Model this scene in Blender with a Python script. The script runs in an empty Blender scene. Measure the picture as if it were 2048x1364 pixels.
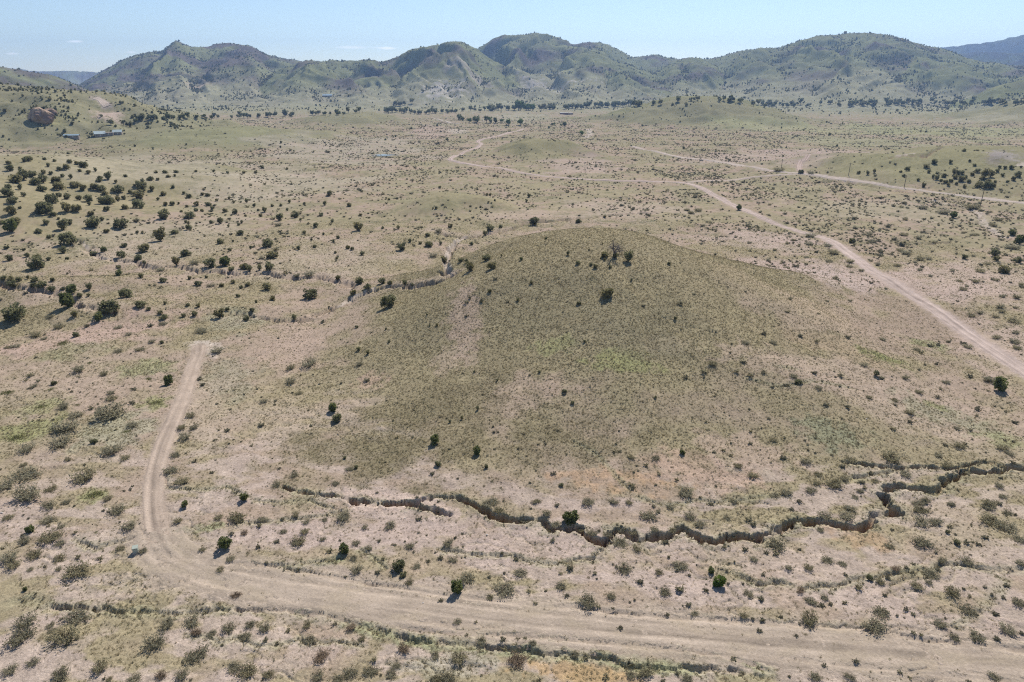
import bpy, bmesh, math, random
import numpy as np
R = math.radians
S = bpy.context.scene
random.seed(7); RNG = np.random.default_rng(11)

# ------------------------------------------------------------------ camera, sky, sun, exposure
HAZE = 8.5e-5
CAM_H, PITCH, FPX = 60.0, R(20.9), 1366.0           # focal length in photo pixels (photo 2048 wide)
cd = bpy.data.cameras.new('camera'); cam = bpy.data.objects.new('camera', cd); S.collection.objects.link(cam)
cam.location = (0, 0, CAM_H); cam.rotation_euler = (math.pi/2 - PITCH, 0, 0)
cd.sensor_width = 36.0; cd.lens = 36.0*FPX/2048; cd.clip_start = 0.5; cd.clip_end = 200000
S.camera = cam
SUN_EL, SUN_AZ = R(47), R(20)                        # azimuth clockwise from +Y (the view direction)
def _dir(px, py):
    u, v = (px-1024)/FPX, -(py-682)/FPX; d = np.array((u, math.cos(PITCH)+v*math.sin(PITCH), v*math.cos(PITCH)-math.sin(PITCH))); d /= np.linalg.norm(d); return math.atan2(d[0], d[1]), d[2]
CLOUDS = [_dir(px, py)+(w/FPX, h/FPX, k) for px, py, w, h, k in ((705, 95, 70, 5, .78), (775, 96, 16, 3, .6), (152, 83, 18, 3, .7), (190, 116, 60, 8, .55), (22, 107, 16, 3, .65), (262, 104, 16, 3, .65))]
W = bpy.data.worlds.new('World'); S.world = W; W.use_nodes = True
wn = W.node_tree; bg = wn.nodes['Background']
sky = wn.nodes.new('ShaderNodeTexSky'); sky.sky_type = 'NISHITA'; sky.sun_disc = False
sky.sun_elevation = SUN_EL; sky.sun_rotation = SUN_AZ; sky.altitude = 1500; sky.air_density = 1.0; sky.dust_density = 0.4; sky.ozone_density = 1.2
def wnode(t, **kw):
    x = wn.nodes.new(t)
    for k, v in kw.items(): setattr(x, k, v)
    return x
def wmath(op, a, b=0.0, clamp=False):
    x = wnode('ShaderNodeMath', operation=op, use_clamp=clamp)
    for i, v in enumerate((a, b)):
        if isinstance(v, (int, float)): x.inputs[i].default_value = v
        else: wn.links.new(v, x.inputs[i])
    return x.outputs[0]
wtc = wnode('ShaderNodeTexCoord'); wsep = wnode('ShaderNodeSeparateXYZ'); wn.links.new(wtc.outputs['Generated'], wsep.inputs[0])
waz = wmath('ARCTAN2', wsep.outputs[0], wsep.outputs[1]); wel = wsep.outputs[2]
wmap = wnode('ShaderNodeMapping', vector_type='POINT'); wmap.inputs['Scale'].default_value = (1, 1, 7); wn.links.new(wtc.outputs['Generated'], wmap.inputs[0])
wnz = wnode('ShaderNodeTexNoise'); wn.links.new(wmap.outputs[0], wnz.inputs['Vector']); wnz.inputs['Scale'].default_value = 16; wnz.inputs['Detail'].default_value = 3; wnz.inputs['Roughness'].default_value = .6
cl = 0.0
for (a0, e0, wa, we, k) in CLOUDS:                   # a few thin fair-weather clouds low in the sky
    g = wmath('ADD', wmath('POWER', wmath('ABSOLUTE', wmath('DIVIDE', wmath('SUBTRACT', waz, a0), wa)), 2), wmath('POWER', wmath('ABSOLUTE', wmath('DIVIDE', wmath('SUBTRACT', wel, e0), we)), 2))
    cl = wmath('ADD', cl, wmath('MULTIPLY', wmath('EXPONENT', wmath('MULTIPLY', g, -1)), k))
cl = wmath('MULTIPLY', wmath('MULTIPLY', wmath('ADD', cl, wmath('SUBTRACT', wnz.outputs['Fac'], .98)), 2.6), 1.0, True)
wmx = wnode('ShaderNodeMix', data_type='RGBA'); wn.links.new(wmath('MULTIPLY', cl, .85), wmx.inputs[0]); wn.links.new(sky.outputs[0], wmx.inputs[6]); wmx.inputs[7].default_value = (12.0, 12.0, 12.0, 1)
wn.links.new(wmx.outputs[2], bg.inputs[0]); bg.inputs[1].default_value = 0.098
W.cycles.sampling_method = 'MANUAL'; W.cycles.sample_map_resolution = 256
sd = bpy.data.lights.new('sun', 'SUN'); sun = bpy.data.objects.new('sun', sd); S.collection.objects.link(sun)
sd.energy = 4.6; sd.angle = R(0.53); sd.color = (1.0, 0.945, 0.865)
sun.rotation_euler = (-(math.pi/2 - SUN_EL), 0, -SUN_AZ)
S.view_settings.view_transform = 'Standard'; S.view_settings.look = 'None'; S.view_settings.gamma = 1.0
S.view_settings.use_curve_mapping = False; S.view_settings.exposure = 0.34
S.cycles.use_denoising = False; S.cycles.max_bounces = 3; S.cycles.diffuse_bounces = 1; S.cycles.transmission_bounces = 1; S.cycles.volume_bounces = 0
S.cycles.transparent_max_bounces = 8; S.cycles.use_adaptive_sampling = True; S.cycles.adaptive_threshold = 0.02; S.cycles.pixel_filter_type = 'BLACKMAN_HARRIS'; S.cycles.filter_width = 1.15

# ------------------------------------------------------------------ helpers
def link(o): S.collection.objects.link(o); return o
def tag(o, label=None, cat=None, group=None, kind=None):
    if label: o['label'] = label
    if cat: o['category'] = cat
    if group: o['group'] = group
    if kind: o['kind'] = kind
    return o
def mesh_np(name, V, F, mat=None, col=None, normals=None, smooth=True, mats=None, midx=None):
    """V (n,3), F (m,3|4) -> mesh"""
    V = np.asarray(V, np.float32); F = np.asarray(F, np.int32); k = F.shape[1]
    me = bpy.data.meshes.new(name)
    me.vertices.add(len(V)); me.vertices.foreach_set('co', V.ravel())
    me.loops.add(F.size); me.loops.foreach_set('vertex_index', F.ravel())
    me.polygons.add(len(F)); me.polygons.foreach_set('loop_start', np.arange(0, F.size, k, dtype=np.int32))
    if col is not None:
        for nm, c in col.items():
            c = np.asarray(c, np.float32)
            if c.ndim == 2:
                a = me.attributes.new(nm, 'FLOAT_COLOR', 'POINT'); a.data.foreach_set('color', np.c_[c, np.ones(len(c))].astype(np.float32).ravel())
            else:
                a = me.attributes.new(nm, 'FLOAT', 'POINT'); a.data.foreach_set('value', c)
    for m in (mats or ([mat] if mat else [])): me.materials.append(m)
    if midx is not None: me.polygons.foreach_set('material_index', np.asarray(midx, np.int32))
    me.update(calc_edges=True)
    me.polygons.foreach_set('use_smooth', np.full(len(F), smooth))
    if normals is not None: me.normals_split_custom_set_from_vertices(normals.tolist())
    return me
def node_mat(name):
    m = bpy.data.materials.new(name); m.use_nodes = True
    nt = m.node_tree; nt.nodes.clear(); out = nt.nodes.new('ShaderNodeOutputMaterial')
    return m, nt, out
class NB:
    """tiny node builder"""
    def __init__(s, nt): s.nt = nt
    def n(s, t, **kw):
        x = s.nt.nodes.new(t)
        for k, v in kw.items(): setattr(x, k, v)
        return x
    def put(s, sock, v):
        if hasattr(v, 'is_output') or isinstance(v, bpy.types.NodeSocket): s.nt.links.new(v, sock)
        else: sock.default_value = v
    def math(s, op, a, b=0.0, clamp=False):
        x = s.n('ShaderNodeMath', operation=op, use_clamp=clamp); s.put(x.inputs[0], a); s.put(x.inputs[1], b); return x.outputs[0]
    def noise(s, vec, scale, detail=2.0, rough=0.5):
        x = s.n('ShaderNodeTexNoise'); s.put(x.inputs['Vector'], vec); x.inputs['Scale'].default_value = scale
        x.inputs['Detail'].default_value = detail; x.inputs['Roughness'].default_value = rough; return x.outputs['Fac']
    def ramp(s, f, lo, hi, a=0.0, b=1.0):
        x = s.n('ShaderNodeMapRange', interpolation_type='SMOOTHSTEP'); s.put(x.inputs[0], f)
        for i, v in ((1, lo), (2, hi), (3, a), (4, b)): s.put(x.inputs[i], v)
        return x.outputs[0]
    def mix(s, f, a, b, blend='MIX'):
        x = s.n('ShaderNodeMix', data_type='RGBA', blend_type=blend); s.put(x.inputs[0], f); s.put(x.inputs[6], a); s.put(x.inputs[7], b); return x.outputs[2]
def c4(c): return (c[0], c[1], c[2], 1.0)

# ---- numpy gradient noise
_perm = np.random.default_rng(5).permutation(1024).astype(np.int32)
_ang = np.random.default_rng(6).uniform(0, 2*np.pi, 1024); _gx, _gy = np.cos(_ang).astype(np.float32), np.sin(_ang).astype(np.float32)
def pnoise(x, y, seed=0):
    xf = np.floor(x); yf = np.floor(y); fx = (x-xf).astype(np.float32); fy = (y-yf).astype(np.float32)
    xi = xf.astype(np.int64); yi = yf.astype(np.int64)
    def g(ix, iy, dx, dy):
        h = _perm[(_perm[(ix+seed*57) & 1023] + iy) & 1023]
        return _gx[h]*dx + _gy[h]*dy
    u = fx*fx*fx*(fx*(fx*6-15)+10); v = fy*fy*fy*(fy*(fy*6-15)+10)
    a = g(xi, yi, fx, fy); b = g(xi+1, yi, fx-1, fy); c = g(xi, yi+1, fx, fy-1); d = g(xi+1, yi+1, fx-1, fy-1)
    return (a+(b-a)*u + (c+(d-c)*u-(a+(b-a)*u))*v)*1.5
def fbm(x, y, oct=4, seed=0, gain=0.5):
    r = 0; a = 1.0; f = 1.0
    for i in range(oct): r = r + a*pnoise(x*f, y*f, seed+i*13); a *= gain; f *= 2.03
    return r
def sstep(a, b, x): t = np.clip((x-a)/(b-a), 0, 1); return t*t*(3-2*t)

# ---- photo pixel -> ray (used to place what was measured in the photograph at its real distance)
def ray(px, py):
    u = (np.asarray(px, float)-1024)/FPX; v = -(np.asarray(py, float)-682)/FPX
    cp, sp = math.cos(PITCH), math.sin(PITCH)
    return u, cp + v*sp, v*cp - sp                    # dx, dy, dz with unit depth
def at_dist(px, py, D):
    dx, dy, dz = ray(px, py); h = np.hypot(dx, dy)
    return dx/h*D, dy/h*D, CAM_H + dz/h*D

# ------------------------------------------------------------------ terrain height
def zbase(r): return np.interp(r, [0, 120, 260, 450, 900, 1800, 2600, 6000, 30000], [0, 0, -1.5, -4, -8, -13, -12, -20, -40])
# grassy hills: crest pixel, distance, radii (left, right, front, back) in metres, shape power
MOUNDS = [
 (1200, 459, 195, 92, 98, 116, 60, 0.90),     # the grassy hill in the middle
 (880, 384, 372, 34, 42, 40, 45, 1.0),
 (1075, 278, 690, 60, 75, 110, 90, 1.0),
 (440, 254, 930, 210, 190, 230, 200, 1.0),
 (705, 225, 1330, 130, 130, 240, 200, 1.0),
 (1395, 192, 1400, 235, 250, 300, 250, 1.05),
 (90, 178, 1180, 320, 280, 330, 260, 1.1),
 (-160, 180, 1250, 300, 250, 330, 260, 1.0),
 (1950, 292, 640, 200, 300, 200, 120, 1.0),
 (2200, 190, 1750, 330, 300, 350, 300, 1.0),
 (-60, 312, 520, 230, 190, 240, 170, 1.0),
 (40, 552, 258, 60, 70, 24, 22, 1.0),
 (210, 606, 216, 40, 62, 18, 16, 1.0),
 (360, 566, 238, 50, 90, 30, 26, 1.0),
]
_M = []
for (px, py, D, rl, rr, rf, rb, pw) in MOUNDS:
    x, y, z = at_dist(px, py, D); _M.append((float(x), float(y), float(z) - float(zbase(D)), rl, rr, rf, rb, pw))
# mountain ridges: crest pixels with distance, depth of the front slope, depth of the back, slope power, gully strength
RIDGES = [
 dict(d=8300, f=1000, b=600, p=1.2, g=.1, pts=[(-300,142),(-60,134),(40,135),(70,139),(140,139),(215,142),(300,150),(420,158)]),
 dict(d=7800, f=1300, b=1000, p=1.2, g=.5, pts=[(1600,160),(1760,125),(1860,97),(1925,89),(1990,82),(2048,68),(2110,52),(2250,70)]),
 dict(d=6300, f=1500, b=1200, p=1.2, g=.7, pts=[(1700,165),(1830,118),(1900,109),(1950,103),(1995,106),(2048,104),(2150,98),(2250,110)]),
 dict(d=2500, f=520, b=700, p=1.1, g=.5, pts=[(-400,110),(-200,118),(-60,128),(10,135),(45,142),(95,150),(130,160),(165,176),(210,200)]),
 dict(d=4300, f=1750, b=1400, p=1.25, g=.9, pts=[(120,195),(160,170),(200,147),(240,125),(275,110),(300,104),(325,101),(338,93),(352,85),(368,92),(385,98),(405,100),(425,97),(450,92),(480,91),(503,96),(527,109),(560,118),(605,126),(680,150),(760,180)]),
 dict(d=3500, f=900, b=700, p=1.15, g=.8, pts=[(200,200),(260,180),(300,166),(340,150),(375,140),(400,138),(425,148),(445,132),(470,120),(492,124),(510,138),(535,158),(590,190)]),
 dict(d=3150, f=900, b=900, p=1.3, g=1.0, pts=[(470,205),(520,165),(560,140),(600,127),(660,122),(725,122),(780,120),(805,110),(830,100),(865,92),(905,89),(925,90),(950,102),(985,122),(1020,140),(1060,165),(1110,195)]),
 dict(d=2600, f=330, b=350, p=1.1, g=.35, pts=[(610,212),(650,190),(690,170),(720,157),(745,153),(770,158),(795,172),(820,192),(850,210)]),
 dict(d=4000, f=1500, b=1200, p=1.25, g=.9, pts=[(830,190),(900,130),(945,103),(965,92),(985,83),(1020,76),(1050,72),(1078,70),(1092,75),(1120,85),(1150,93),(1170,90),(1195,89),(1220,95),(1245,106),(1262,116),(1290,114),(1312,111),(1335,116),(1380,120),(1420,121),(1500,150),(1600,190)]),
 dict(d=3050, f=800, b=700, p=1.2, g=.8, pts=[(1010,205),(1060,178),(1100,160),(1140,150),(1180,133),(1215,127),(1245,128),(1280,138),(1320,155),(1370,178),(1430,200)]),
 dict(d=3250, f=900, b=800, p=1.15, g=.8, pts=[(1240,190),(1290,150),(1330,135),(1365,118),(1390,116),(1420,128),(1460,150),(1520,180),(1560,200)]),
 dict(d=3700, f=1350, b=1200, p=1.2, g=.7, pts=[(1340,165),(1390,132),(1420,120),(1450,113),(1480,104),(1530,99),(1565,95),(1600,84),(1640,74),(1690,69),(1740,70),(1790,76),(1825,86),(1850,94),(1875,97),(1905,105),(1935,118),(1980,126),(2048,134),(2200,150),(2400,165)]),
 dict(d=2750, f=420, b=450, p=1.15, g=.6, pts=[(1560,200),(1620,182),(1660,165),(1690,155),(1715,152),(1740,162),(1790,185),(1840,200)]),
 dict(d=3000, f=560, b=500, p=1.2, g=.6, pts=[(1740,190),(1790,150),(1830,122),(1880,124),(1930,128),(1980,146),(2030,158),(2120,170),(2250,195)]),
 dict(d=2350, f=300, b=320, p=1.1, g=.5, pts=[(1900,205),(1950,192),(1985,174),(2015,166),(2060,160),(2160,172),(2260,200)]),
]
for rd in RIDGES:
    P = np.array(rd['pts'], float); dx, dy, dz = ray(P[:, 0], P[:, 1])
    rd['az'] = np.arctan2(dx, dy); rd['zc'] = CAM_H + dz/np.hypot(dx, dy)*rd['d']
def catmull1(xs, ys, q):
    """smooth monotone-ish interpolation"""
    m = np.gradient(ys, xs); i = np.clip(np.searchsorted(xs, q)-1, 0, len(xs)-2); h = xs[i+1]-xs[i]; t = np.clip((q-xs[i])/h, 0, 1)
    return ys[i]*(2*t**3-3*t**2+1)+h*m[i]*(t**3-2*t**2+t)+ys[i+1]*(-2*t**3+3*t**2)+h*m[i+1]*(t**3-t**2)

# polar sheet: columns of azimuth, rows of distance
az = np.concatenate([np.linspace(R(-62), R(-40.2), 40), np.arange(R(-40), R(40), R(0.1)), np.linspace(R(40.1), R(62), 40)])
th = np.arange(R(72), R(14), -R(0.095)); rn = list(CAM_H/np.tan(th)); r = rn[-1]
while r < 6000: r *= 1.0068 if r < 2200 else 1.005 if r < 4600 else 1.012; rn.append(r)
while r < 9300: r *= 1.03; rn.append(r)
rr = np.array([8.0] + rn); NA, NR = len(az), len(rr)
AZ, RR = np.meshgrid(az, rr)
GX, GY = RR*np.sin(AZ), RR*np.cos(AZ)
def relief():
    global FRAC
    FRAC = np.zeros(RR.shape, np.float32)
    Z = zbase(RR) + 0.0; OWN = np.full(Z.shape, -1, np.int16); HILL = np.zeros(Z.shape)
    near = RR < 2300
    X, Y = GX[near], GY[near]; add = np.zeros(X.shape); hb = np.zeros(X.shape); owner = np.full(X.shape, -1, np.int16)
    wx = fbm(X/70, Y/70, 3, 31)*9*np.clip(np.hypot(X, Y)/250, .5, 3); wy = fbm(X/70+40, Y/70, 3, 37)*9*np.clip(np.hypot(X, Y)/250, .5, 3)
    for i, (cx, cy, ht, rl, rgt, rf, rb, pw) in enumerate(_M):
        dx, dy = X-cx, Y-cy
        core = sstep(0.0, 0.35, np.hypot(dx/(.5*(rl+rgt)), dy/(.5*(rf+rb))))
        dx = dx + wx*core; dy = dy + wy*core
        q = np.sqrt((dx/np.where(dx < 0, rl, rgt))**2 + (dy/np.where(dy < 0, rf, rb))**2)
        q = q*(1+.13*pnoise(np.arctan2(dx, dy)*1.9+i*3, q*1.1+i, 45)*sstep(.05, .4, q))
        g = np.where(q < 1, (0.5+0.5*np.cos(np.pi*np.clip(q, 0, 1)**pw)), 0)*ht
        owner = np.where((g > hb) & (g > 0.12*ht), i, owner); hb = np.maximum(hb, g)
        add = np.where(add > 0, np.maximum(add, g) + 0.35*np.minimum(add, g)*(np.minimum(add, g)/np.maximum(np.maximum(add, g), .01)), g)
    Z[near] += add; HILL[near] = hb
    own_hill = np.full(Z.shape, -1, np.int16); own_hill[near] = owner
    # undulation of the plain
    am = np.interp(RR, [0, 100, 300, 1000, 3000], [.25, .35, 1.0, 1.8, 2.5])
    Z += am*fbm(GX/60, GY/60, 3, 3)*np.clip(1-HILL/25, .4, 1)
    Z += np.interp(RR, [0, 150, 400, 1500], [.10, .10, .12, 0])*fbm(GX/6, GY/6, 3, 9)
    fr = RR > 1500
    for i, rd in enumerate(RIDGES):
        a0, a1 = rd['az'][0], rd['az'][-1]
        m = fr & (AZ > a0) & (AZ < a1) & (RR > rd['d']-rd['f']*1.5) & (RR < rd['d']+rd['b'])
        if not m.any(): continue
        A, Q = AZ[m], RR[m]; u = A*rd['d']
        zc = catmull1(rd['az'], rd['zc'], A); zc = zc + fbm(u/60, u*0+i*7.3, 3, 50+i)*rd['d']*0.0006
        sc = rd['f']
        bend = fbm(u/(sc*.45), u*0+3.1*i, 2, 77+i)*0.16
        s = np.where(Q < rd['d'], (rd['d']-Q)/(rd['f']*1.25*(1+bend)), (Q-rd['d'])/rd['b'])
        # spurs and gullies that run down the slope
        wu = u + fbm(Q/(sc*.3), u/(sc*.3), 3, 91+i)*sc*.10
        n1 = 1-np.abs(pnoise(wu/(sc*.24), s*1.2+i, 60+i))*2; n2 = 1-np.abs(pnoise(wu/(sc*.10), s*1.8+i, 61+i))*2
        n3 = fbm(wu/(sc*.04), Q/(sc*.05), 4, 64+i)
        gl = rd['g']*np.where(Q < rd['d'], np.sin(np.pi*np.clip(s, 0, 1)**.8), .3*np.clip(s, 0, 1))
        sp = np.clip(s - gl*(0.19*n1+0.08*n2+0.02*n3), 0, 1)
        f = 0.2*(1-sp)**1.5 + 0.8*(0.5+0.5*np.cos(np.pi*sp**.82))
        zb = zbase(Q); h = zb + np.maximum(zc-zb, 0)*f
        cur = Z[m]; k = np.maximum(h, cur)
        o = OWN[m]; up = h > cur+1.5; o[up] = i; OWN[m] = o; Z[m] = k; fq = FRAC[m]; fq[up] = f[up]; FRAC[m] = fq
    mt = OWN >= 0
    Z[mt] += (fbm(GX[mt]/45, GY[mt]/45, 4, 15, .6)*np.clip((RR[mt]-1500)/1500, 0, 1)*4.0)
    return Z, OWN, HILL, own_hill
GZ, OWN, HILL, OWNH = relief()
COLI, ROWI = np.arange(NA, dtype=float), np.arange(NR, dtype=float)
def glook(G, x, y):
    c = np.interp(np.arctan2(x, y), az, COLI); w = np.interp(np.hypot(x, y), rr, ROWI)
    i = np.clip(w.astype(int), 0, NR-2); j = np.clip(c.astype(int), 0, NA-2); a = w-i; b = c-j
    return (G[i, j]*(1-b)+G[i, j+1]*b)*(1-a) + (G[i+1, j]*(1-b)+G[i+1, j+1]*b)*a
_T = np.geomspace(30, 6000, 900)
def ground_at(px, py, G=None):
    """where the line of sight through photo pixels meets the terrain"""
    G = GZ if G is None else G
    px = np.atleast_1d(np.asarray(px, float)); py = np.atleast_1d(np.asarray(py, float))
    dx, dy, dz = ray(px, py); h = np.hypot(dx, dy); ux, uy, uz = dx/h, dy/h, dz/h
    out = np.zeros((len(px), 3))
    for k in range(0, len(px), 400):
        s = slice(k, k+400); X = ux[s, None]*_T; Y = uy[s, None]*_T; Zr = CAM_H+uz[s, None]*_T
        D = Zr - glook(G, X, Y); hit = D < 0
        i = np.where(hit.any(1), hit.argmax(1), len(_T)-1); i = np.clip(i, 1, None); n = np.arange(len(i))
        d0, d1 = D[n, i-1], D[n, i]; f = np.clip(d0/np.where(np.abs(d0-d1) < 1e-9, 1, d0-d1), 0, 1); t = _T[i-1]+(_T[i]-_T[i-1])*f
        out[s, 0] = ux[s]*t; out[s, 1] = uy[s]*t
    out[:, 2] = glook(G, out[:, 0], out[:, 1]); return out
def px_per_m(p):                                     # photo pixels that one metre spans at point p
    d = p[..., 1]*math.cos(PITCH) + (CAM_H-p[..., 2])*math.sin(PITCH); return FPX/d
# ------------------------------------------------------------------ gullies cut into the ground (photo pixels; half width, depth in metres)
GULLIES = [
 (1.0, 1.5, [(560,972),(600,984),(650,990),(690,996)]),
 (1.5, 1.9, [(690,996),(720,1003),(765,1009),(815,1010),(860,1019),(905,1033)]),
 (1.3, 1.8, [(800,1009),(835,1004),(870,994),(905,995),(940,1006),(975,1030)]),
 (1.9, 2.6, [(930,1000),(940,1006),(965,1018),(990,1036),(1035,1040),(1083,1040),(1096,1054),(1125,1058),(1155,1060),(1174,1076),(1203,1084),(1227,1066),(1254,1064),(1278,1082),(1296,1078),(1340,1072),(1358,1060),(1374,1060),(1400,1078),(1430,1084),(1462,1076),(1486,1072),(1515,1084),(1524,1072),(1553,1064),(1587,1042),(1632,1045),(1662,1048),(1693,1056),(1717,1060),(1736,1047),(1748,1032),(1782,1028)]),
 (2.0, 2.8, [(1760,1030),(1782,1028),(1795,1024),(1779,1010),(1767,998),(1774,984),(1790,974),(1811,976),(1849,982),(1872,986),(1880,974),(1897,960),(1919,953),(1932,947),(1949,944),(1979,946),(2008,941),(2016,936),(2048,937),(2110,934),(2200,940)]),
 (.9, 1.5, [(2012,940),(1995,932),(1979,926),(1951,926),(1935,931),(1899,938),(1860,934),(1839,933),(1799,937),(1760,932),(1736,930),(1706,926),(1680,924)]),
 (.6, .8, [(1700,958),(1725,953),(1742,950),(1765,945),(1790,940)]),
 (.75, .8, [(-60,1206),(20,1206),(65,1199),(85,1208),(105,1215),(160,1214),(250,1224),(290,1223),(330,1228),(390,1222),(430,1219),(500,1220),(560,1221),(620,1226),(680,1238),(731,1254),(783,1268),(824,1282),(885,1288),(954,1292),(1022,1299),(1090,1306),(1150,1312),(1210,1316),(1261,1332),(1320,1336),(1380,1338),(1480,1345),(1600,1372)]),
 (.6, .45, [(783,1252),(850,1262),(919,1268),(1022,1271),(1100,1276),(1158,1281),(1260,1290),(1348,1298),(1410,1306),(1468,1317),(1520,1336),(1560,1356)]),
 (.55, .4, [(1560,1314),(1638,1326),(1730,1335),(1826,1345),(1940,1356),(2100,1368)]),
 (.6, .55, [(427,1121),(480,1130),(547,1134),(620,1146),(700,1161),(760,1170),(817,1179),(885,1190),(930,1194),(970,1199),(1056,1210),(1110,1214),(1158,1213),(1193,1220),(1280,1230),(1380,1236),(1450,1240),(1520,1245),(1587,1250),(1680,1255),(1758,1262),(1800,1270),(1860,1279),(1950,1289),(2048,1299),(2200,1312)]),
 (.5, .5, [(455,1122),(500,1128),(547,1131),(600,1127),(650,1121),(700,1112)]),
 (.55, .6, [(860,1094),(882,1099),(930,1106),(971,1110),(1022,1110),(1056,1123),(1107,1128),(1135,1123),(1159,1117),(1186,1116),(1200,1104),(1213,1095),(1222,1088)]),
 (.6, .7, [(1415,1132),(1445,1140),(1485,1152),(1519,1168),(1567,1164),(1601,1178),(1639,1173),(1690,1168),(1717,1155),(1745,1156),(1793,1146),(1844,1141),(1868,1138),(1885,1128),(1930,1131),(1981,1138),(2048,1140),(2150,1146)]),
 (.5, .6, [(500,997),(530,1003),(570,1004),(616,1000),(650,1012),(672,1017)]),
 (.55, .6, [(462,1046),(500,1044),(547,1042),(616,1035),(667,1026),(698,1016),(715,1008)]),
 (.4, .5, [(333,940),(331,958),(334,972),(359,977),(410,979),(450,974),(480,985),(505,998)]),
 (.6, .7, [(140,1076),(165,1085),(192,1096),(219,1087),(250,1081),(298,1073)]),
 (.4, .45, [(1900,1255),(1946,1230),(1970,1210),(1991,1189),(2003,1170),(2010,1150)]),
 (.35, .4, [(360,1266),(376,1271),(414,1275),(441,1288),(458,1281),(478,1274),(513,1291),(564,1288),(595,1277),(615,1288),(680,1284),(740,1296)]),
 (.4, .4, [(1260,990),(1300,1002),(1340,1010),(1400,1000),(1440,1004),(1500,996),(1560,990),(1590,992)]),
 (.3, .35, [(1140,880),(1190,905),(1230,950),(1265,985)]),
 (.4, .4, [(1480,752),(1530,765),(1565,772),(1620,762),(1680,770),(1740,785)]),
 (.5, .6, [(1300,625),(1345,640),(1380,652),(1420,662),(1470,668)]),
 (.4, .35, [(1540,730),(1600,738),(1660,752),(1720,760),(1800,756),(1880,764)]),
 (.4, .35, [(715,1096),(735,1106),(755,1122),(775,1140)]),
 (2.3, 2.6, [(930,476),(916,482),(905,496),(899,508),(893,522),(891,534),(897,546),(905,552),(892,560),(865,568),(820,572),(780,574),(748,580),(715,594),(700,602),(680,612)]),
 (2.4, 2.2, [(866,462),(900,472),(935,476),(975,468),(1022,459),(1060,444),(1107,443),(1152,438),(1213,432),(1260,428),(1330,425)]),
 (2.6, 1.8, [(120,470),(160,485),(180,505),(212,518),(260,522),(310,536),(345,532),(400,545),(430,542),(480,548),(520,546),(580,556),(640,556),(690,566),(720,580)]),
 (2.2, 1.6, [(-60,560),(0,566),(60,578),(110,588),(135,598),(160,612),(210,616),(250,630)]),
 (2.0, 1.2, [(420,634),(480,628),(540,640),(600,640),(650,625),(680,612)]),
 (2.0, 2.0, [(1380,308),(1440,303),(1500,300),(1560,300),(1620,298)]),
 (1.6, 1.6, [(1560,438),(1620,446),(1680,454),(1720,458),(1790,459),(1850,466),(1900,472)]),
 (1.6, 1.6, [(1790,486),(1830,488),(1880,486),(1910,484)]),
 (2.4, 1.8, [(1840,396),(1880,406),(1920,414),(1955,426),(1962,438),(1972,455),(1997,469),(2014,476),(2060,490)]),
 (1.8, 2.0, [(1600,358),(1680,364),(1740,372),(1800,383),(1850,392)]),
 (2.5, 2.0, [(1760,322),(1800,312),(1840,308),(1880,296),(1960,288),(1990,286)]),
 (1.4, 1.5, [(1130,352),(1160,344),(1190,340)]),
]
def densify(P, step):
    P = np.asarray(P, float)
    if len(P) > 2:                                   # Catmull-Rom
        Q = [P[0]]; E = np.vstack([2*P[0]-P[1], P, 2*P[-1]-P[-2]])
        for i in range(1, len(E)-2):
            n = max(2, int(np.linalg.norm(E[i+1]-E[i])/step)+1); t = np.linspace(0, 1, n+1)[1:, None]
            a, b, c, d = E[i-1], E[i], E[i+1], E[i+2]
            Q += list(.5*((2*b)+(c-a)*t+(2*a-5*b+4*c-d)*t*t+(3*b-a-3*c+d)*t**3))
        return np.array(Q)
    n = max(2, int(np.linalg.norm(P[1]-P[0])/step)+1); t = np.linspace(0, 1, n+1)[:, None]; return P[0]*(1-t)+P[1]*t
def trace(pts, step=None):
    """a line measured in photo pixels, laid on the terrain: smooth world polyline (n,2)"""
    p = ground_at([q[0] for q in pts], [q[1] for q in pts])[:, :2]
    seg = np.linalg.norm(np.diff(p, axis=0), axis=1).mean(); return densify(p, step or max(.6, seg/4))
def line_dist(X, Y, P, reach):
    """distance of grid vertices to a polyline, only within reach; returns (flat index, distance, fraction along)"""
    out = np.full(X.shape, np.inf, np.float32); fr = np.zeros(X.shape, np.float32); n = len(P)-1
    aP = np.arctan2(P[:, 0], P[:, 1]); rP = np.hypot(P[:, 0], P[:, 1])
    for i in range(n):
        r0, r1 = min(rP[i], rP[i+1])-reach, max(rP[i], rP[i+1])+reach; da = reach/max(r0, 5)
        i0, i1 = np.searchsorted(rr, [r0, r1]); j0, j1 = np.searchsorted(az, [min(aP[i], aP[i+1])-da, max(aP[i], aP[i+1])+da])
        if i1 <= i0 or j1 <= j0: continue
        sl = (slice(max(i0-1, 0), i1+1), slice(max(j0-1, 0), j1+1)); x, y = X[sl]-P[i, 0], Y[sl]-P[i, 1]
        e = P[i+1]-P[i]; L = max(e@e, 1e-9); t = np.clip((x*e[0]+y*e[1])/L, 0, 1); d = np.hypot(x-t*e[0], y-t*e[1])
        o = out[sl]; f = fr[sl]; b = d < o; o[b] = d[b]; f[b] = ((i+t)/n)[b]
    m = out < reach; return m, out[m], fr[m]
GULLY = np.zeros(GZ.shape, np.float32); RILL = np.zeros(GZ.shape, np.float32)
glines = [(w, d, trace(p)) for w, d, p in GULLIES]
cut = np.zeros(GZ.shape, np.float32)
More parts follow.
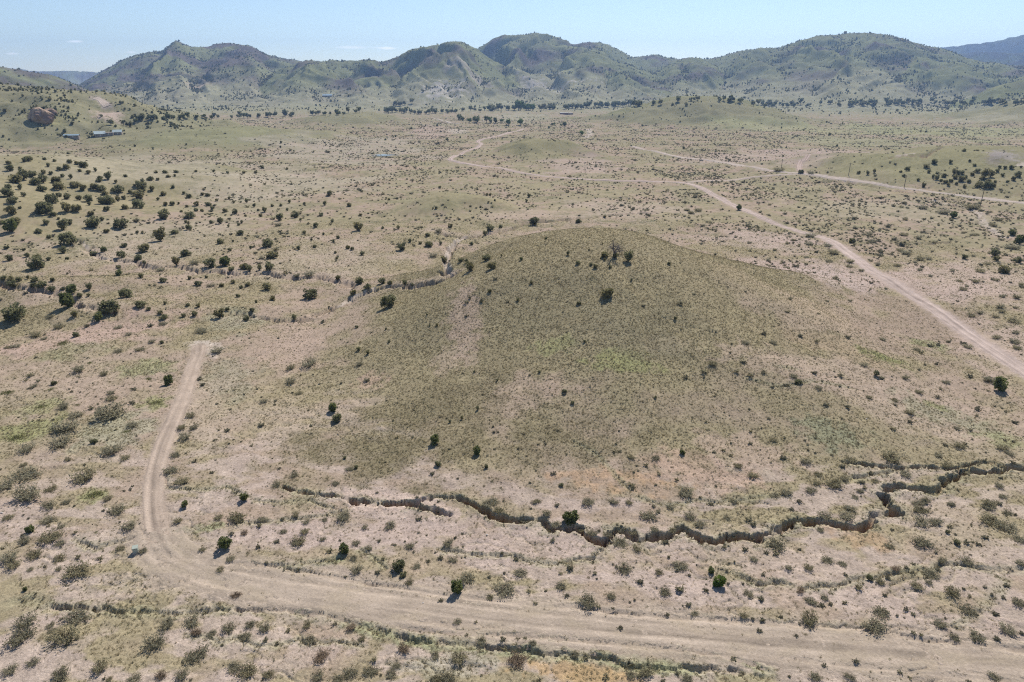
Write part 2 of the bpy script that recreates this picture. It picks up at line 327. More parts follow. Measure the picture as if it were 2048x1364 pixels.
for k, (w, d, P) in enumerate(glines):
    w *= .44 if k < 6 else .7; d *= .72 if k < 4 else .8 if k < 7 else .6
    if k >= 26: w *= 1.15; d *= 1.5
    m, ds, fr = line_dist(GX, GY, P, w*3.2+1)
    x, y = GX[m], GY[m]; jit = fbm(x/(1.6*w+.8), y/(1.6*w+.8), 4, 120+k, .65)*w*.8
    wv = w*(0.75+0.4*pnoise(fr*len(P)*.21+k*9.1, fr*0+k, 5)); e = ds+jit
    end = sstep(0, .06, fr)*(1-sstep(.94, 1, fr))
    wall = (1-sstep(.72*wv, 1.08*wv, e))*(.72+.28*(1-sstep(.1*wv, .7*wv, e)))*(0.82+.6*pnoise(x/7, y/7, 8)+.25*pnoise(x/1.1, y/1.1, 18))
    lip = np.exp(-((e-1.9*wv)/(.8*wv))**2)*.07
    cut[m] = np.maximum(cut[m], d*wall*end); GZ[m] += lip*d*end
    GULLY[m] = np.maximum(GULLY[m], (wall*end*min(1, d/1.2)).astype(np.float32)); RILL[m] = np.maximum(RILL[m], ((1-sstep(wv*.6, wv*2.4+.5, ds+jit*1.5))*end).astype(np.float32))
GZ -= cut
# small flow lines and hummocks on the bare flats
nearm = RR < 330
hx, hy = GX[nearm], GY[nearm]; flat = np.clip(1-HILL[nearm]/4, 0.15, 1)
rl = np.abs(pnoise(hx/26+fbm(hx/9, hy/9, 3, 201)*.35, hy/7+fbm(hx/8, hy/8, 3, 203)*.5, 205))
flat = flat*sstep(-.1, .4, pnoise(hx/21, hy/21, 209)+.1)
rl = np.minimum(rl, 1.3*np.abs(pnoise(hx/15+7+fbm(hx/6, hy/6, 3, 221)*.4, hy/5+fbm(hx/5, hy/5, 3, 223)*.5, 225))+.01)
GZ[nearm] -= .20*flat*(1-sstep(0, .08, rl)); RILLS2 = np.zeros(GZ.shape, np.float32); RILLS2[nearm] = flat*(1-sstep(.0, .07, rl))
GZ[nearm] += .05*fbm(hx/1.3, hy/1.3, 2, 207)

# ------------------------------------------------------------------ ground colours (what the soil, grass and rock are)
PINK = np.array((.335, .258, .195)); TAN = np.array((.305, .25, .162)); STRAW = np.array((.52, .435, .305)); OLIVE = np.array((.280, .236, .143)); GREEN = np.array((.235, .25, .125))
LIME = np.array((.27, .28, .12)); ORANGE = np.array((.43, .285, .175)); SAND = np.array((.56, .475, .40)); DARKS = np.array((.21, .165, .13)); MGREEN = np.array((.185, .19, .10)); MROCK = np.array((.125, .105, .095)); GREYG = np.array((.29, .255, .175))
GRASS = np.zeros(GZ.shape, np.float32)               # how thick grass tufts grow
n_big = fbm(GX/38, GY/38, 4, 301); n_mid = fbm(GX/9, GY/9, 3, 303); n_sm = fbm(GX/2.2, GY/2.2, 2, 305)
far = sstep(230, 420, RR)
C = PINK + (TAN-PINK)*sstep(-.35, .45, n_big+.3*n_mid)[..., None]
C = C + (OLIVE-C)*((.5+.25*sstep(140, 220, RR))*sstep(-.5, .4, n_mid+.5*n_big))[..., None]
C = C + (GREYG-C)*(far*.55*sstep(-.6, .5, n_big+.5*n_mid))[..., None]
GRASS[:] = .30+.25*n_mid+.2*n_big
hillw = sstep(-1.2, 6.5, HILL+1.6*n_mid+2.2*n_big)
C = C + ((OLIVE*(1+.10*n_mid[..., None]))-C)*(hillw*.92)[..., None]; GRASS = GRASS*(1-hillw)+hillw*(1.0+.25*n_mid)
bare = sstep(-.12, .2, fbm(GX/13, GY/5.5, 4, 341, .55))*(1-sstep(105, 150, RR))*(1-sstep(.2, 1.5, HILL)); C = C + (np.array((.405, .322, .268))*(1+.06*n_sm[..., None])-C)*(bare*.8)[..., None]; GRASS = GRASS*(1-.85*bare)
fh = hillw*sstep(300, 700, RR); C = C + (np.array((.235, .217, .132))-C)*(fh*.9)[..., None]
vall = sstep(1500, 2100, RR); C = C + (np.array((.27, .265, .16))-C)*(vall*.7)[..., None]
for i, rd in enumerate(RIDGES):
    m = OWN == i
    if not m.any(): continue
    rocky = {0: .9, 1: .9, 2: .8, 3: .75, 4: .72, 5: .95}.get(i, .28)
    nn = fbm(GX[m]/210, GY[m]/210, 4, 330+i)+rocky-.5
    lowf = 1-sstep(.12, .55, FRAC[m]+.12*nn)
    C[m] = MGREEN + (MROCK-MGREEN)*sstep(-.25, .55, nn)[..., None]; C[m] += (np.array((.29, .27, .18))-C[m])*(lowf*(.85 if i not in (1, 2) else .2))[..., None]
    C[m] *= (1+.22*fbm(GX[m]/60, GY[m]/60, 3, 350+i))[..., None]*(.45 if i in (1, 2) else 1)
def patch(px, py, rx, ry, col, s=.8, grass=None, ns=.55, soft=.55):
    """an oval of other soil or grass: photo pixels for centre and radii, turned into metres on the terrain"""
    p = ground_at([px, px, px-rx, px+rx], [py-ry, py+ry, py, py]); c = p.mean(0)
    R1 = max(np.linalg.norm(p[3, :2]-p[2, :2])/2, .3); R2 = max(np.linalg.norm(p[1, :2]-p[0, :2])/2, .3)
    reach = 1.7*max(R1, R2); m, d, f = line_dist(GX, GY, np.array([c[:2], c[:2]+.01]), reach)
    if not m.any(): return
    a = math.atan2(c[0], c[1]); dx, dy = GX[m]-c[0], GY[m]-c[1]
    u = dx*math.cos(a)-dy*math.sin(a); v = dx*math.sin(a)+dy*math.cos(a)
    q = np.sqrt((u/R1)**2+(v/R2)**2) + ns*(fbm(GX[m]/(.6*min(R1, R2)+.5), GY[m]/(.6*min(R1, R2)+.5), 4, int(px+py) % 400))
    w = s*(1-sstep(soft, 1.15, q)); C[m] += (np.asarray(col)*.88-C[m])*w[..., None]
    if grass is not None: GRASS[m] += (grass-GRASS[m])*w
PK = PINK*1.08
for a in [(1240,962,130,26,ORANGE*1.12,.65,.3),(1400,940,120,36,(.47,.335,.25),.75,.25),(1500,905,110,40,(.47,.35,.275),.6,.3),(1330,985,160,14,PK,.7,.2),
 (740,762,32,16,(.46,.33,.25),.7,.3),(1060,780,80,34,(.44,.33,.255),.6,.45),(930,640,34,80,(.45,.335,.265),.65,.4),(1010,815,60,26,(.42,.32,.245),.45,.5),(590,700,70,60,(.45,.34,.265),.6,.3),(905,720,40,30,(.43,.33,.255),.5,.4),
 (1245,722,75,24,(.33,.325,.15),.8,1.2),(1110,692,46,18,(.335,.325,.16),.7,1.2),(1330,690,60,20,(.40,.32,.235),.4,.5),(1560,735,120,30,(.44,.335,.26),.6,.3),(1650,650,110,40,(.45,.34,.265),.6,.3),(1560,600,90,30,(.42,.33,.225),.5,.5),(1850,650,120,70,PINK,.8,.3),(1800,800,180,60,(.445,.345,.265),.7,.35),(1660,690,100,26,(.42,.315,.22),.5,.4),
 (1660,868,72,30,(.28,.275,.175),.85,1.5),(1765,715,36,9,LIME,.8,1.5),(1860,690,30,8,(.30,.32,.15),.6,1.3),(1890,830,90,20,(.30,.30,.19),.55,1.2),(1870,812,24,6,LIME,.6,1.4),(2010,880,50,14,(.30,.31,.16),.6,1.3),
 (1690,540,170,24,(.47,.36,.31),.75,.2),(1520,480,120,20,(.47,.365,.31),.7,.2),(1960,560,120,40,(.47,.365,.30),.7,.25),(1780,420,160,24,(.42,.35,.26),.5,.3),(1990,690,80,60,(.46,.355,.29),.7,.25),(1640,545,50,14,(.49,.39,.34),.6,.15),
 (200,668,190,24,(.47,.34,.275),.7,.25),(120,760,160,50,(.43,.335,.255),.5,.35),(300,735,60,16,(.32,.315,.17),.75,1.3),(150,700,60,16,(.34,.32,.19),.6,1.1),(60,860,60,22,LIME*1.05,.7,1.5),(230,860,70,40,(.36,.345,.235),.6,1.1),(85,812,50,14,(.33,.33,.16),.6,1.3),(310,805,34,14,(.31,.32,.14),.7,1.4),(190,990,30,14,(.31,.31,.15),.7,1.4),
 (470,640,60,30,(.36,.345,.245),.5,.8),(450,760,60,50,(.36,.34,.24),.4,.9),(420,700,30,16,SAND,.55,.1),(400,690,26,10,SAND,.8,.0),
 (400,830,60,70,(.45,.36,.265),.5,.4),(560,840,80,60,(.43,.345,.25),.5,.5),(780,905,240,80,(.215,.182,.108),.8,1.2,.9,.1),(880,820,150,70,(.225,.19,.115),.7,1.2,.9,.1),(1150,890,210,80,(.232,.196,.118),.7,1.2,.9,.1),(1280,650,120,90,(.25,.22,.14),.55,1.1),(1100,600,120,60,(.26,.23,.145),.4,1.1),(640,900,90,60,(.235,.20,.12),.4,1.0,1.2,.0),
 (820,1065,170,30,(.46,.36,.305),.7,.15),(1080,1095,260,40,(.46,.36,.30),.65,.2),(600,1060,150,34,(.46,.36,.305),.65,.2),(1500,1110,220,40,(.455,.36,.285),.6,.25),(1300,1160,200,30,(.46,.365,.305),.6,.2),(1700,1200,200,40,(.46,.365,.30),.6,.25),(1900,1060,140,60,(.44,.355,.27),.5,.35),(1720,1078,70,14,ORANGE*1.1,.5,.3),
 (1160,1345,120,26,(.46,.315,.165),.8,.8),(900,1330,120,24,(.40,.37,.28),.6,1.2),(500,1150,60,10,(.48,.40,.29),.5,.5),(560,1165,90,8,(.47,.37,.23),.6,.8),(300,1150,120,30,(.45,.37,.275),.5,.7),(250,1060,60,30,(.44,.36,.27),.4,.5),(150,1230,160,14,(.47,.37,.31),.6,.15),(640,1225,160,10,(.46,.37,.30),.6,.15),(560,1330,200,30,(.46,.365,.305),.6,.2),(60,1330,120,40,(.45,.36,.30),.5,.25),
 (960,1250,160,14,(.46,.345,.235),.5,.5),(1250,1268,260,10,(.52,.44,.32),.6,.3),(1700,1330,260,20,(.47,.385,.31),.6,.25),(1980,1330,100,24,(.48,.40,.31),.5,.3),
 (1880,262,230,14,(.33,.32,.18),.75,.6),(1700,282,160,12,(.32,.31,.185),.6,.6),(1190,490,210,40,(.33,.285,.185),.55,.7,.9,.1),(1400,560,160,50,(.31,.26,.165),.4,.7,.9,.1),(1560,255,140,12,(.37,.36,.20),.6,.5),(1950,240,120,8,(.40,.36,.25),.6,.4),(1640,305,120,14,(.47,.36,.31),.6,.2),(1160,330,80,24,(.46,.355,.30),.6,.2),(1440,318,90,14,(.46,.36,.30),.5,.2),(860,265,40,16,(.46,.345,.29),.6,.2),(915,262,24,5,SAND,.6,.1),
 (450,275,170,22,(.27,.26,.15),.75,.8),(880,400,75,20,(.30,.27,.165),.6,.8),(1050,300,90,22,(.30,.265,.155),.6,.8),(1380,222,170,26,(.26,.25,.13),.7,.8),(1850,330,200,34,(.30,.275,.155),.6,.8),(700,300,200,30,(.43,.37,.30),.5,.3),(560,360,200,30,(.44,.375,.295),.5,.3),(250,330,200,30,(.42,.365,.275),.5,.3),(1250,420,140,20,(.44,.355,.28),.6,.3),(1050,430,120,12,(.45,.35,.275),.6,.2),(640,520,160,40,(.43,.355,.265),.5,.3),(300,480,200,50,(.43,.36,.27),.5,.3),
 (215,231,34,9,(.56,.43,.35),.85,.1),(100,235,60,16,(.34,.32,.16),.5,.6),(885,180,34,16,(.58,.52,.48),.55,.1,1.3),(1072,172,20,9,(.58,.52,.48),.5,.1,1.2),(1125,172,16,6,(.58,.52,.48),.5,.1,1.2),(935,140,20,8,(.50,.42,.38),.5,.1),(395,172,12,5,(.52,.40,.33),.7,.1),(1040,235,70,10,(.40,.375,.27),.5,.4),(1990,318,20,16,(.24,.20,.19),.5,.1),(2010,310,26,10,(.38,.33,.31),.7,.1)]:
    patch(*a)
def stroke(pts, hw, col, s=.8, grass=None):
    P = trace(pts); m, d, f = line_dist(GX, GY, P, hw*2+1)
    w = s*(1-sstep(.5*hw, 1.3*hw, d+fbm(GX[m]/(hw+.4), GY[m]/(hw+.4), 3, 411)*hw*.6)); C[m] += (np.asarray(col)-C[m])*w[..., None]
    if grass is not None: GRASS[m] += (grass-GRASS[m])*w
# rill edges: a little greener and darker, cut banks bare and brown
C += (np.array((.30, .285, .18))-C)*(.55*RILL*(1-GULLY)*(RR < 140))[..., None]; GRASS += RILL*(RR < 140)*.9
C += ((np.where((RR < 150)[..., None], np.array((.26, .14, .08)), np.array((.23, .175, .125)))-C)*(.85*sstep(.25, .9, GULLY))[..., None]); C += (np.array((.27, .235, .165))-C)*(.45*RILLS2)[..., None]; GRASS += RILLS2*.5
for P_, w_ in (([(930,476),(916,482),(905,496),(899,508),(893,522),(891,534),(897,546),(905,552)], 1.2), ([(680,612),(700,602),(715,594),(748,580)], 1.0), ([(1920,414),(1955,426),(1962,438),(1972,455),(1997,469),(2014,476)], 2.2), ([(1868,404),(1892,409)], 2.0), ([(165,487),(178,500),(212,518),(300,534)], 1.0), ([(1176,258),(1180,265),(1172,276)], 5), ([(1790,312),(1800,310),(1830,306)], 1.5), ([(2048,325),(2042,332)], 3)):
    stroke(P_, w_*.8, SAND*.85, .75, 0)
for P_, w_ in (([(60,578),(135,598),(210,616)], 5), ([(180,505),(260,522),(345,532),(430,542),(520,546),(640,556),(690,566)], 5), ([(780,574),(865,568),(905,552)], 4), ([(866,458),(935,470),(1022,455)], 4)):
    stroke(P_, w_, (.35, .275, .215), .6, .15)
for P_, w_ in (([(700,1010),(760,1018),(800,1016)], .9), ([(690,983),(740,986),(800,992),(850,1003),(915,1030)], .9)):
    stroke(P_, w_, (.47, .365, .30), .8, 0)
for P_, w_ in (([(600,1227),(700,1243),(783,1268),(885,1290),(1022,1300),(1210,1318),(1300,1336),(1400,1340)], 1.1), ([(919,1268),(1022,1271),(1158,1281)], .7), ([(1360,1300),(1468,1318),(1540,1345)], .8), ([(350,1062),(400,1058),(440,1050)], 1.0), ([(560,1138),(640,1130),(680,1120)], .6)):
    stroke(P_, w_, (.27, .275, .155), .75, 1.6)
# ------------------------------------------------------------------ roads
ROADS = [
 ('bladed_track', 'wide pale bladed dirt track sweeping across the near flat', 4.0, (.50, .405, .315), [(312,1062),(322,1092),(350,1118),(420,1147),(560,1175),(700,1194),(850,1215),(1000,1236),(1180,1254),(1380,1271),(1600,1290),(1800,1308),(2048,1332),(2300,1358)]),
 ('spur_track', 'narrow dirt spur track climbing to a bare pad', 1.7, (.50, .395, .31), [(398,692),(396,708),(384,740),(370,785),(352,830),(335,870),(320,910),(311,950),(308,1000),(312,1045),(318,1075)]),
 ('dirt_road', 'pinkish graded dirt road curving past the grassy hill', 2.5, (.565, .45, .385), [(2300,905),(2120,790),(2048,742),(1985,700),(1920,655),(1860,612),(1800,575),(1750,545),(1705,512),(1670,487),(1640,474),(1590,460),(1540,443),(1490,420),(1455,405),(1420,386),(1395,373),(1368,366),(1300,363),(1200,360),(1120,355),(1040,345),(970,333),(920,325),(901,318),(925,306),(950,297),(962,288),(957,282),(985,274),(1015,266),(1045,258)]),
 ('dirt_road', 'short dirt road joining the two graded roads', 2.3, (.56, .46, .38), [(1372,365),(1430,361),(1500,355),(1560,350),(1585,349)]),
 ('dirt_road', 'straight pale dirt road along the foot of the juniper hill', 2.8, (.57, .475, .40), [(2200,426),(2048,406),(1960,396),(1880,386),(1800,376),(1720,363),(1650,353),(1600,347),(1560,343),(1500,333),(1440,324),(1380,317),(1330,308),(1285,299),(1265,293)]),
 ('dirt_road', 'pinkish side road bending up onto the flat', 2.2, (.54, .42, .35), [(1606,347),(1598,335),(1602,322),(1615,312),(1640,303)]),
 ('dirt_road', 'pale ranch road winding over the saddle of the far ridge', 6, (.58, .48, .40), [(190,196),(205,203),(215,213)]),
 ('dirt_road', 'pale dirt road through the cottonwood bottom', 3, (.56, .48, .39), [(868,237),(880,240),(900,246),(920,248)]),
]
road_lines = []
for nm, lb, hw, col, pts in ROADS:
    P = trace(pts, 1.2 if hw != 6 else 4); road_lines.append(P)
    m, d, f = line_dist(GX, GY, P, hw*2.2+1)
    nse = fbm(GX[m]/(hw*.9), GY[m]/(hw*.9), 3, 430)*hw*.35
    w = (1-sstep(.8*hw, 1.45*hw, d+nse)); C[m] += (np.asarray(col)*.70-C[m])*(w*.85)[..., None]; GRASS[m] *= 1-.8*w
C = np.clip(C*(1+.15*n_sm[..., None]*(RR < 600)[..., None]), .02, .8)
VEG = np.clip(sstep(240, 330, RR)*np.where(OWN >= 0, .5, .62)*(1-.2*hillw)+np.where(OWNH == 6, .35, 0), 0, 1)

# ---- ground material: colour attribute, grain and small relief
def ground_mat(name, grain=.30, bump=.5, near=True):
    m, nt, out = node_mat(name); b = NB(nt)
    P = b.n('ShaderNodeNewGeometry').outputs['Position']
    a = b.n('ShaderNodeAttribute', attribute_name='Col')
    if near:                                         # gravel grain and pale stones
        f1 = b.noise(P, 2.6, 3, .7); f2 = b.noise(P, 11.0, 1, .5)
        k = b.math('ADD', b.math('MULTIPLY', b.math('SUBTRACT', f1, .5), 2.6*grain), b.math('MULTIPLY', b.math('SUBTRACT', f2, .5), 2.0*grain))
        k = b.math('ADD', k, 1.0)
    else:                                            # low scrub, too far to pick apart
        f1 = b.noise(P, .40, 4, .72); k = b.math('ADD', b.math('MULTIPLY', b.math('SUBTRACT', f1, .5), 2.0*grain), 1.0)
    cc = b.n('ShaderNodeCombineColor'); col = b.mix(1.0, a.outputs['Color'], cc.outputs[0], 'MULTIPLY')
    for i in range(3): nt.links.new(k, cc.inputs[i])
    if near:
        col = b.mix(b.math('MULTIPLY', b.ramp(f2, .70, .78), .5), col, (.60, .54, .47, 1))
    else:
        v = b.n('ShaderNodeAttribute', attribute_name='veg')
        s2 = b.noise(P, .07, 2, .6)
        veg = b.math('MULTIPLY', b.ramp(b.math('ADD', f1, b.math('MULTIPLY', b.math('SUBTRACT', s2, .5), .6)), .53, .64), v.outputs['Fac'])
        col = b.mix(veg, col, (.125, .125, .07, 1))
    d = b.n('ShaderNodeBsdfDiffuse'); nt.links.new(col, d.inputs['Color'])
    if bump:
        bp = b.n('ShaderNodeBump'); bp.inputs['Strength'].default_value = bump; bp.inputs['Distance'].default_value = .12
        nt.links.new(f1, bp.inputs['Height']); nt.links.new(bp.outputs[0], d.inputs['Normal'])
    nt.links.new(d.outputs[0], out.inputs['Surface']); return m
M_GROUND = ground_mat('desert_ground', .5, 1.0); M_ROAD = ground_mat('road_dirt', .28, .7); M_MOUNT = ground_mat('mountain_slope', .3, 0, False)

# ---- one watertight sheet, cut into ground, hills and mountains
VV = np.stack([GX, GY, GZ], -1).reshape(-1, 3)
du = np.gradient(np.stack([GX, GY, GZ], -1), axis=0); dv = np.gradient(np.stack([GX, GY, GZ], -1), axis=1)
NN = np.cross(dv, du); NN /= np.linalg.norm(NN, axis=-1, keepdims=True)+1e-12; NN *= np.sign(NN[..., 2:3]+1e-9); NN = NN.reshape(-1, 3)
CC = C.reshape(-1, 3); VG = VEG.reshape(-1)
idx = np.arange(NA*NR).reshape(NR, NA)
FF = np.stack([idx[:-1, :-1], idx[:-1, 1:], idx[1:, 1:], idx[1:, :-1]], -1).reshape(-1, 4)
OWNF = OWN[:-1, :-1].reshape(-1); HF = OWNH[:-1, :-1].reshape(-1)
code = np.where(OWNF >= 0, 100+OWNF, np.where(np.isin(HF, (0, 1, 2, 5, 6, 8)), HF, np.where(RR[:-1, :-1].reshape(-1) < 300, -1, -2)))
MNAMES = {0: 'far_mesa', 1: 'blue_mountain', 2: 'dark_blue_ridge'}
MLABEL = {-2: 'wide scrub plain of the valley floor', 100: 'flat pale blue mesa on the horizon', 101: 'tall blue mountain far behind the ridges', 102: 'dark blue wooded ridge below the tall blue mountain', 103: 'low scrubby ridge at the edge of the valley', 104: 'rocky mountain with a small pointed summit knob', 105: 'dark rocky spur in front of the knobbed mountain', 106: 'green mountain with a steep wooded gully', 107: 'small smooth green knoll below the mountains', 108: 'highest green mountain of the skyline', 109: 'green foothill with pale rock patches', 110: 'small rounded hill between two mountains', 111: 'broad domed mountain dotted with junipers', 112: 'brown conical foothill with trees at its foot', 113: 'grassy green shoulder of the domed mountain', 114: 'small brown knob at the edge of the plain',
 0: 'broad grassy hill in the middle of the scene', 1: 'low grassy mound beyond the wash', 2: 'low tan mound beside the curving road', 5: 'green hill dotted with junipers beyond the plain', 6: 'scrubby hill with a rock outcrop and bare scar', 8: 'grassy slope with junipers above the straight road'}
for cde in np.unique(code):
    f = FF[code == cde]; used = np.zeros(len(VV), bool); used[f.ravel()] = True; ids = np.flatnonzero(used); remap = np.zeros(len(VV), np.int32); remap[ids] = np.arange(len(ids))
    nm = 'ground' if cde == -1 else 'valley_plain' if cde == -2 else 'hill' if cde < 100 else 'mountain'
    me = mesh_np(nm, VV[ids], remap[f], M_GROUND if cde in (-1, 0) else M_MOUNT, {'Col': CC[ids], 'veg': VG[ids]}, NN[ids])
    o = link(bpy.data.objects.new(nm, me)); tag(o, MLABEL.get(int(cde), 'dry pinkish desert ground with rills'), kind='structure')
# ---- road sheets, edges sunk into the ground
for (nm, lb, hw, col, pts), P in zip(ROADS, road_lines):
    t = np.gradient(P, axis=0); t /= np.linalg.norm(t, axis=1, keepdims=True)+1e-9; nrm = np.c_[-t[:, 1], t[:, 0]]; s = np.arange(len(P))
    w = hw*(1+.14*fbm(s*.11, s*0+hw, 3, 500)); K = 25 if hw > 3 else 13; uu = np.linspace(-1, 1, K)
    rP = np.hypot(P[:, 0], P[:, 1]); lift = np.interp(rP, [0, 100, 250, 600, 1200, 2500], [.035, .04, .07, .22, .5, 1.2])
    X = P[:, 0:1]+nrm[:, 0:1]*w[:, None]*uu; Y = P[:, 1:2]+nrm[:, 1:2]*w[:, None]*uu
    je = fbm(X/1.2, Y/1.2, 2, 510); lane = fbm(uu[None, :]*w[:, None]*1.5+0*X, s[:, None]*.018+0*X, 3, 515)
    rut = -.05*(np.exp(-((np.abs(uu)-.45)/.12)**2))[None, :]*(1 if hw < 3.5 else .6)
    edge = np.clip((np.abs(uu)-.80)/.20, 0, 1)[None, :]*(2.2*lift[:, None]+.05)
    Zr = glook(GZ, X, Y)+lift[:, None]*(1+.55*lane)+rut*np.clip(.1/lift[:, None], 0, 1)-edge+je*.5*lift[:, None]*(np.abs(uu) > .6)
    cc = .72*np.asarray(col)[None, None]*(1+.16*fbm(X/3, Y/3, 4, 520)+.30*lane+.06*(np.exp(-((np.abs(uu)-.45)/.16)**2))[None]-.10*np.exp(-(uu/.15)**2)[None])[..., None]
    if nm == 'bladed_track': cc = cc + (np.array((.35, .285, .21))-cc)*(.7*sstep(0, .5, fbm(X/6, Y/3, 3, 530)))[..., None]
    ii = np.arange(X.size).reshape(X.shape); F = np.stack([ii[:-1, :-1], ii[:-1, 1:], ii[1:, 1:], ii[1:, :-1]], -1).reshape(-1, 4)
    me = mesh_np(nm, np.stack([X, Y, Zr], -1).reshape(-1, 3), F, M_ROAD, {'Col': cc.reshape(-1, 3), 'veg': np.zeros(X.size)})
    tag(link(bpy.data.objects.new(nm, me)), lb, kind='structure')
# ------------------------------------------------------------------ plants: meshes
def leaf_mat(name, c1, c2, trans=.25):
    m, nt, out = node_mat(name); b = NB(nt)
    oi = b.n('ShaderNodeObjectInfo'); tc = b.n('ShaderNodeTexCoord')
    n = b.noise(tc.outputs['Object'], 5.0, 2, .6); gi = b.n('ShaderNodeNewGeometry').outputs['Random Per Island']
    f = b.math('ADD', b.math('MULTIPLY', oi.outputs['Random'], .45), b.math('ADD', b.math('MULTIPLY', n, .45), b.math('MULTIPLY', gi, .35)), True)
    col = b.mix(b.math('SUBTRACT', f, .1), c4(c1), c4(c2))
    d = b.n('ShaderNodeBsdfDiffuse'); t = b.n('ShaderNodeBsdfTranslucent'); mx = b.n('ShaderNodeMixShader'); mx.inputs[0].default_value = trans
    nt.links.new(col, d.inputs[0]); nt.links.new(col, t.inputs[0]); nt.links.new(d.outputs[0], mx.inputs[1]); nt.links.new(t.outputs[0], mx.inputs[2])
    nt.links.new(mx.outputs[0], out.inputs['Surface']); return m
def plain_mat(name, c1, c2=None, scale=4.0, rough=.9, spec=.2, metal=0.0):
    m, nt, out = node_mat(name); b = NB(nt); tc = b.n('ShaderNodeTexCoord')
    n = b.noise(tc.outputs['Object'], scale, 4, .6); col = b.mix(n, c4(c1), c4(c2 or tuple(x*.7 for x in c1)))
    p = b.n('ShaderNodeBsdfPrincipled'); nt.links.new(col, p.inputs['Base Color']); p.inputs['Roughness'].default_value = rough
    p.inputs['Specular IOR Level'].default_value = spec; p.inputs['Metallic'].default_value = metal
    nt.links.new(p.outputs[0], out.inputs['Surface']); return m
LM = dict(
 dark=leaf_mat('juniper_leaf_dark', (.115, .118, .06), (.31, .30, .165), .5),
 olive=leaf_mat('juniper_leaf_olive', (.15, .138, .066), (.35, .315, .165), .5),
 grey=leaf_mat('mesquite_leaf_grey', (.225, .208, .135), (.43, .39, .27), .5),
 oliv2=leaf_mat('mesquite_leaf_olive', (.22, .20, .118), (.42, .37, .235), .5),
 brown=leaf_mat('mesquite_leaf_brown', (.21, .16, .11), (.40, .30, .21), .42),
 green=leaf_mat('leafy_green', (.095, .108, .042), (.245, .265, .11), .42),
 lime=leaf_mat('bright_green', (.10, .145, .03), (.23, .31, .075), .38),
 yel=leaf_mat('yellow_green', (.13, .14, .05), (.25, .25, .10), .3),
 cott=leaf_mat('cottonwood_leaf', (.10, .115, .055), (.25, .26, .13), .45),
 cott2=leaf_mat('cottonwood_bright', (.10, .15, .035), (.20, .26, .08), .35),
 grass=leaf_mat('grass_blade', (.25, .207, .122), (.44, .37, .235), .5),
 grassg=leaf_mat('grass_green', (.19, .18, .095), (.34, .315, .185), .5),
 scrub=leaf_mat('scrub_leaf', (.13, .122, .08), (.28, .255, .17), .4))
M_BARK = plain_mat('bark', (.16, .125, .095), (.075, .058, .045), 8); M_DEAD = plain_mat('dead_wood', (.24, .20, .185), (.13, .105, .10), 9)

def quads(cent, size, rng, flat=0.0, elong=1.6):
    """loose leaf faces: random quads round the centres"""
    n = len(cent); d = rng.normal(size=(n, 3)); d[:, 2] *= 1-flat*.5; d /= np.linalg.norm(d, axis=1, keepdims=True)
    e = np.cross(d, rng.normal(size=(n, 3))); e /= np.linalg.norm(e, axis=1, keepdims=True)+1e-9
    s = size*rng.uniform(.6, 1.3, (n, 1)); a = d*s*.5*elong; b = e*s*.5
    V = np.stack([cent-a, cent+b*.9, cent+a, cent-b*.9], 1).reshape(-1, 3); return V, np.arange(4*n).reshape(n, 4)
def tube(pts, rad, k=5):
    pts = np.asarray(pts, float); V = []; F = []
    for i, p in enumerate(pts):
        t = pts[min(i+1, len(pts)-1)]-pts[max(i-1, 0)]; t /= np.linalg.norm(t)+1e-9
        u = np.cross(t, (0.3, .9, .1)); u /= np.linalg.norm(u)+1e-9; v = np.cross(t, u)
        for j in range(k): a = 2*math.pi*j/k; V.append(p+(u*math.cos(a)+v*math.sin(a))*rad[i])
    for i in range(len(pts)-1):
        for j in range(k): F.append((i*k+j, i*k+(j+1) % k, (i+1)*k+(j+1) % k, (i+1)*k+j))
    return np.array(V), np.array(F)
def join(parts):
    V = []; F = []; o = 0
    for v, f in parts: V.append(v); F.append(f+o); o += len(v)
    return np.vstack(V), np.vstack(F)
def crown_pts(n, lobes, rng, lo=.55, zmin=.02):
    w = np.array([l[3]*l[4]*l[5] for l in lobes])**.6; k = rng.choice(len(lobes), n*2, p=w/w.sum()); L = np.array(lobes)[k]
    d = rng.normal(size=(n*2, 3)); d /= np.linalg.norm(d, axis=1, keepdims=True); q = rng.uniform(lo, 1, (n*2, 1))
    P = L[:, :3]+d*L[:, 3:6]*q; P = P[P[:, 2] > zmin]; return P[:n]
def make_juniper(seed, tall=.8, n=780, leaf=.078):
    g = np.random.default_rng(seed); lobes = [(0, 0, tall*.50, .36, .36, tall*.42)]
    for i in range(13):
        a = g.uniform(0, 6.28); rad = g.uniform(.16, .34); z = g.uniform(.16, .82)*tall; s = g.uniform(.10, .20)
        rad *= math.sqrt(max(.1, 1-((z/tall-.45)/.62)**2)); lobes.append((rad*math.cos(a), rad*math.sin(a), z, s, s, s*1.1))
    V, F = quads(crown_pts(n, lobes, g), leaf, g)
    tr = [tube([(0, 0, -.08), (.01, .0, .12), (.02, .02, tall*.5)], [.05, .04, .015])]
    for i in range(5):
        a = g.uniform(0, 6.28); tr.append(tube([(0, 0, .04), (.12*math.cos(a), .12*math.sin(a), .2*tall), (.27*math.cos(a), .27*math.sin(a), g.uniform(.4, .7)*tall)], [.03, .022, .008], 4))
    return (V, F), join(tr)
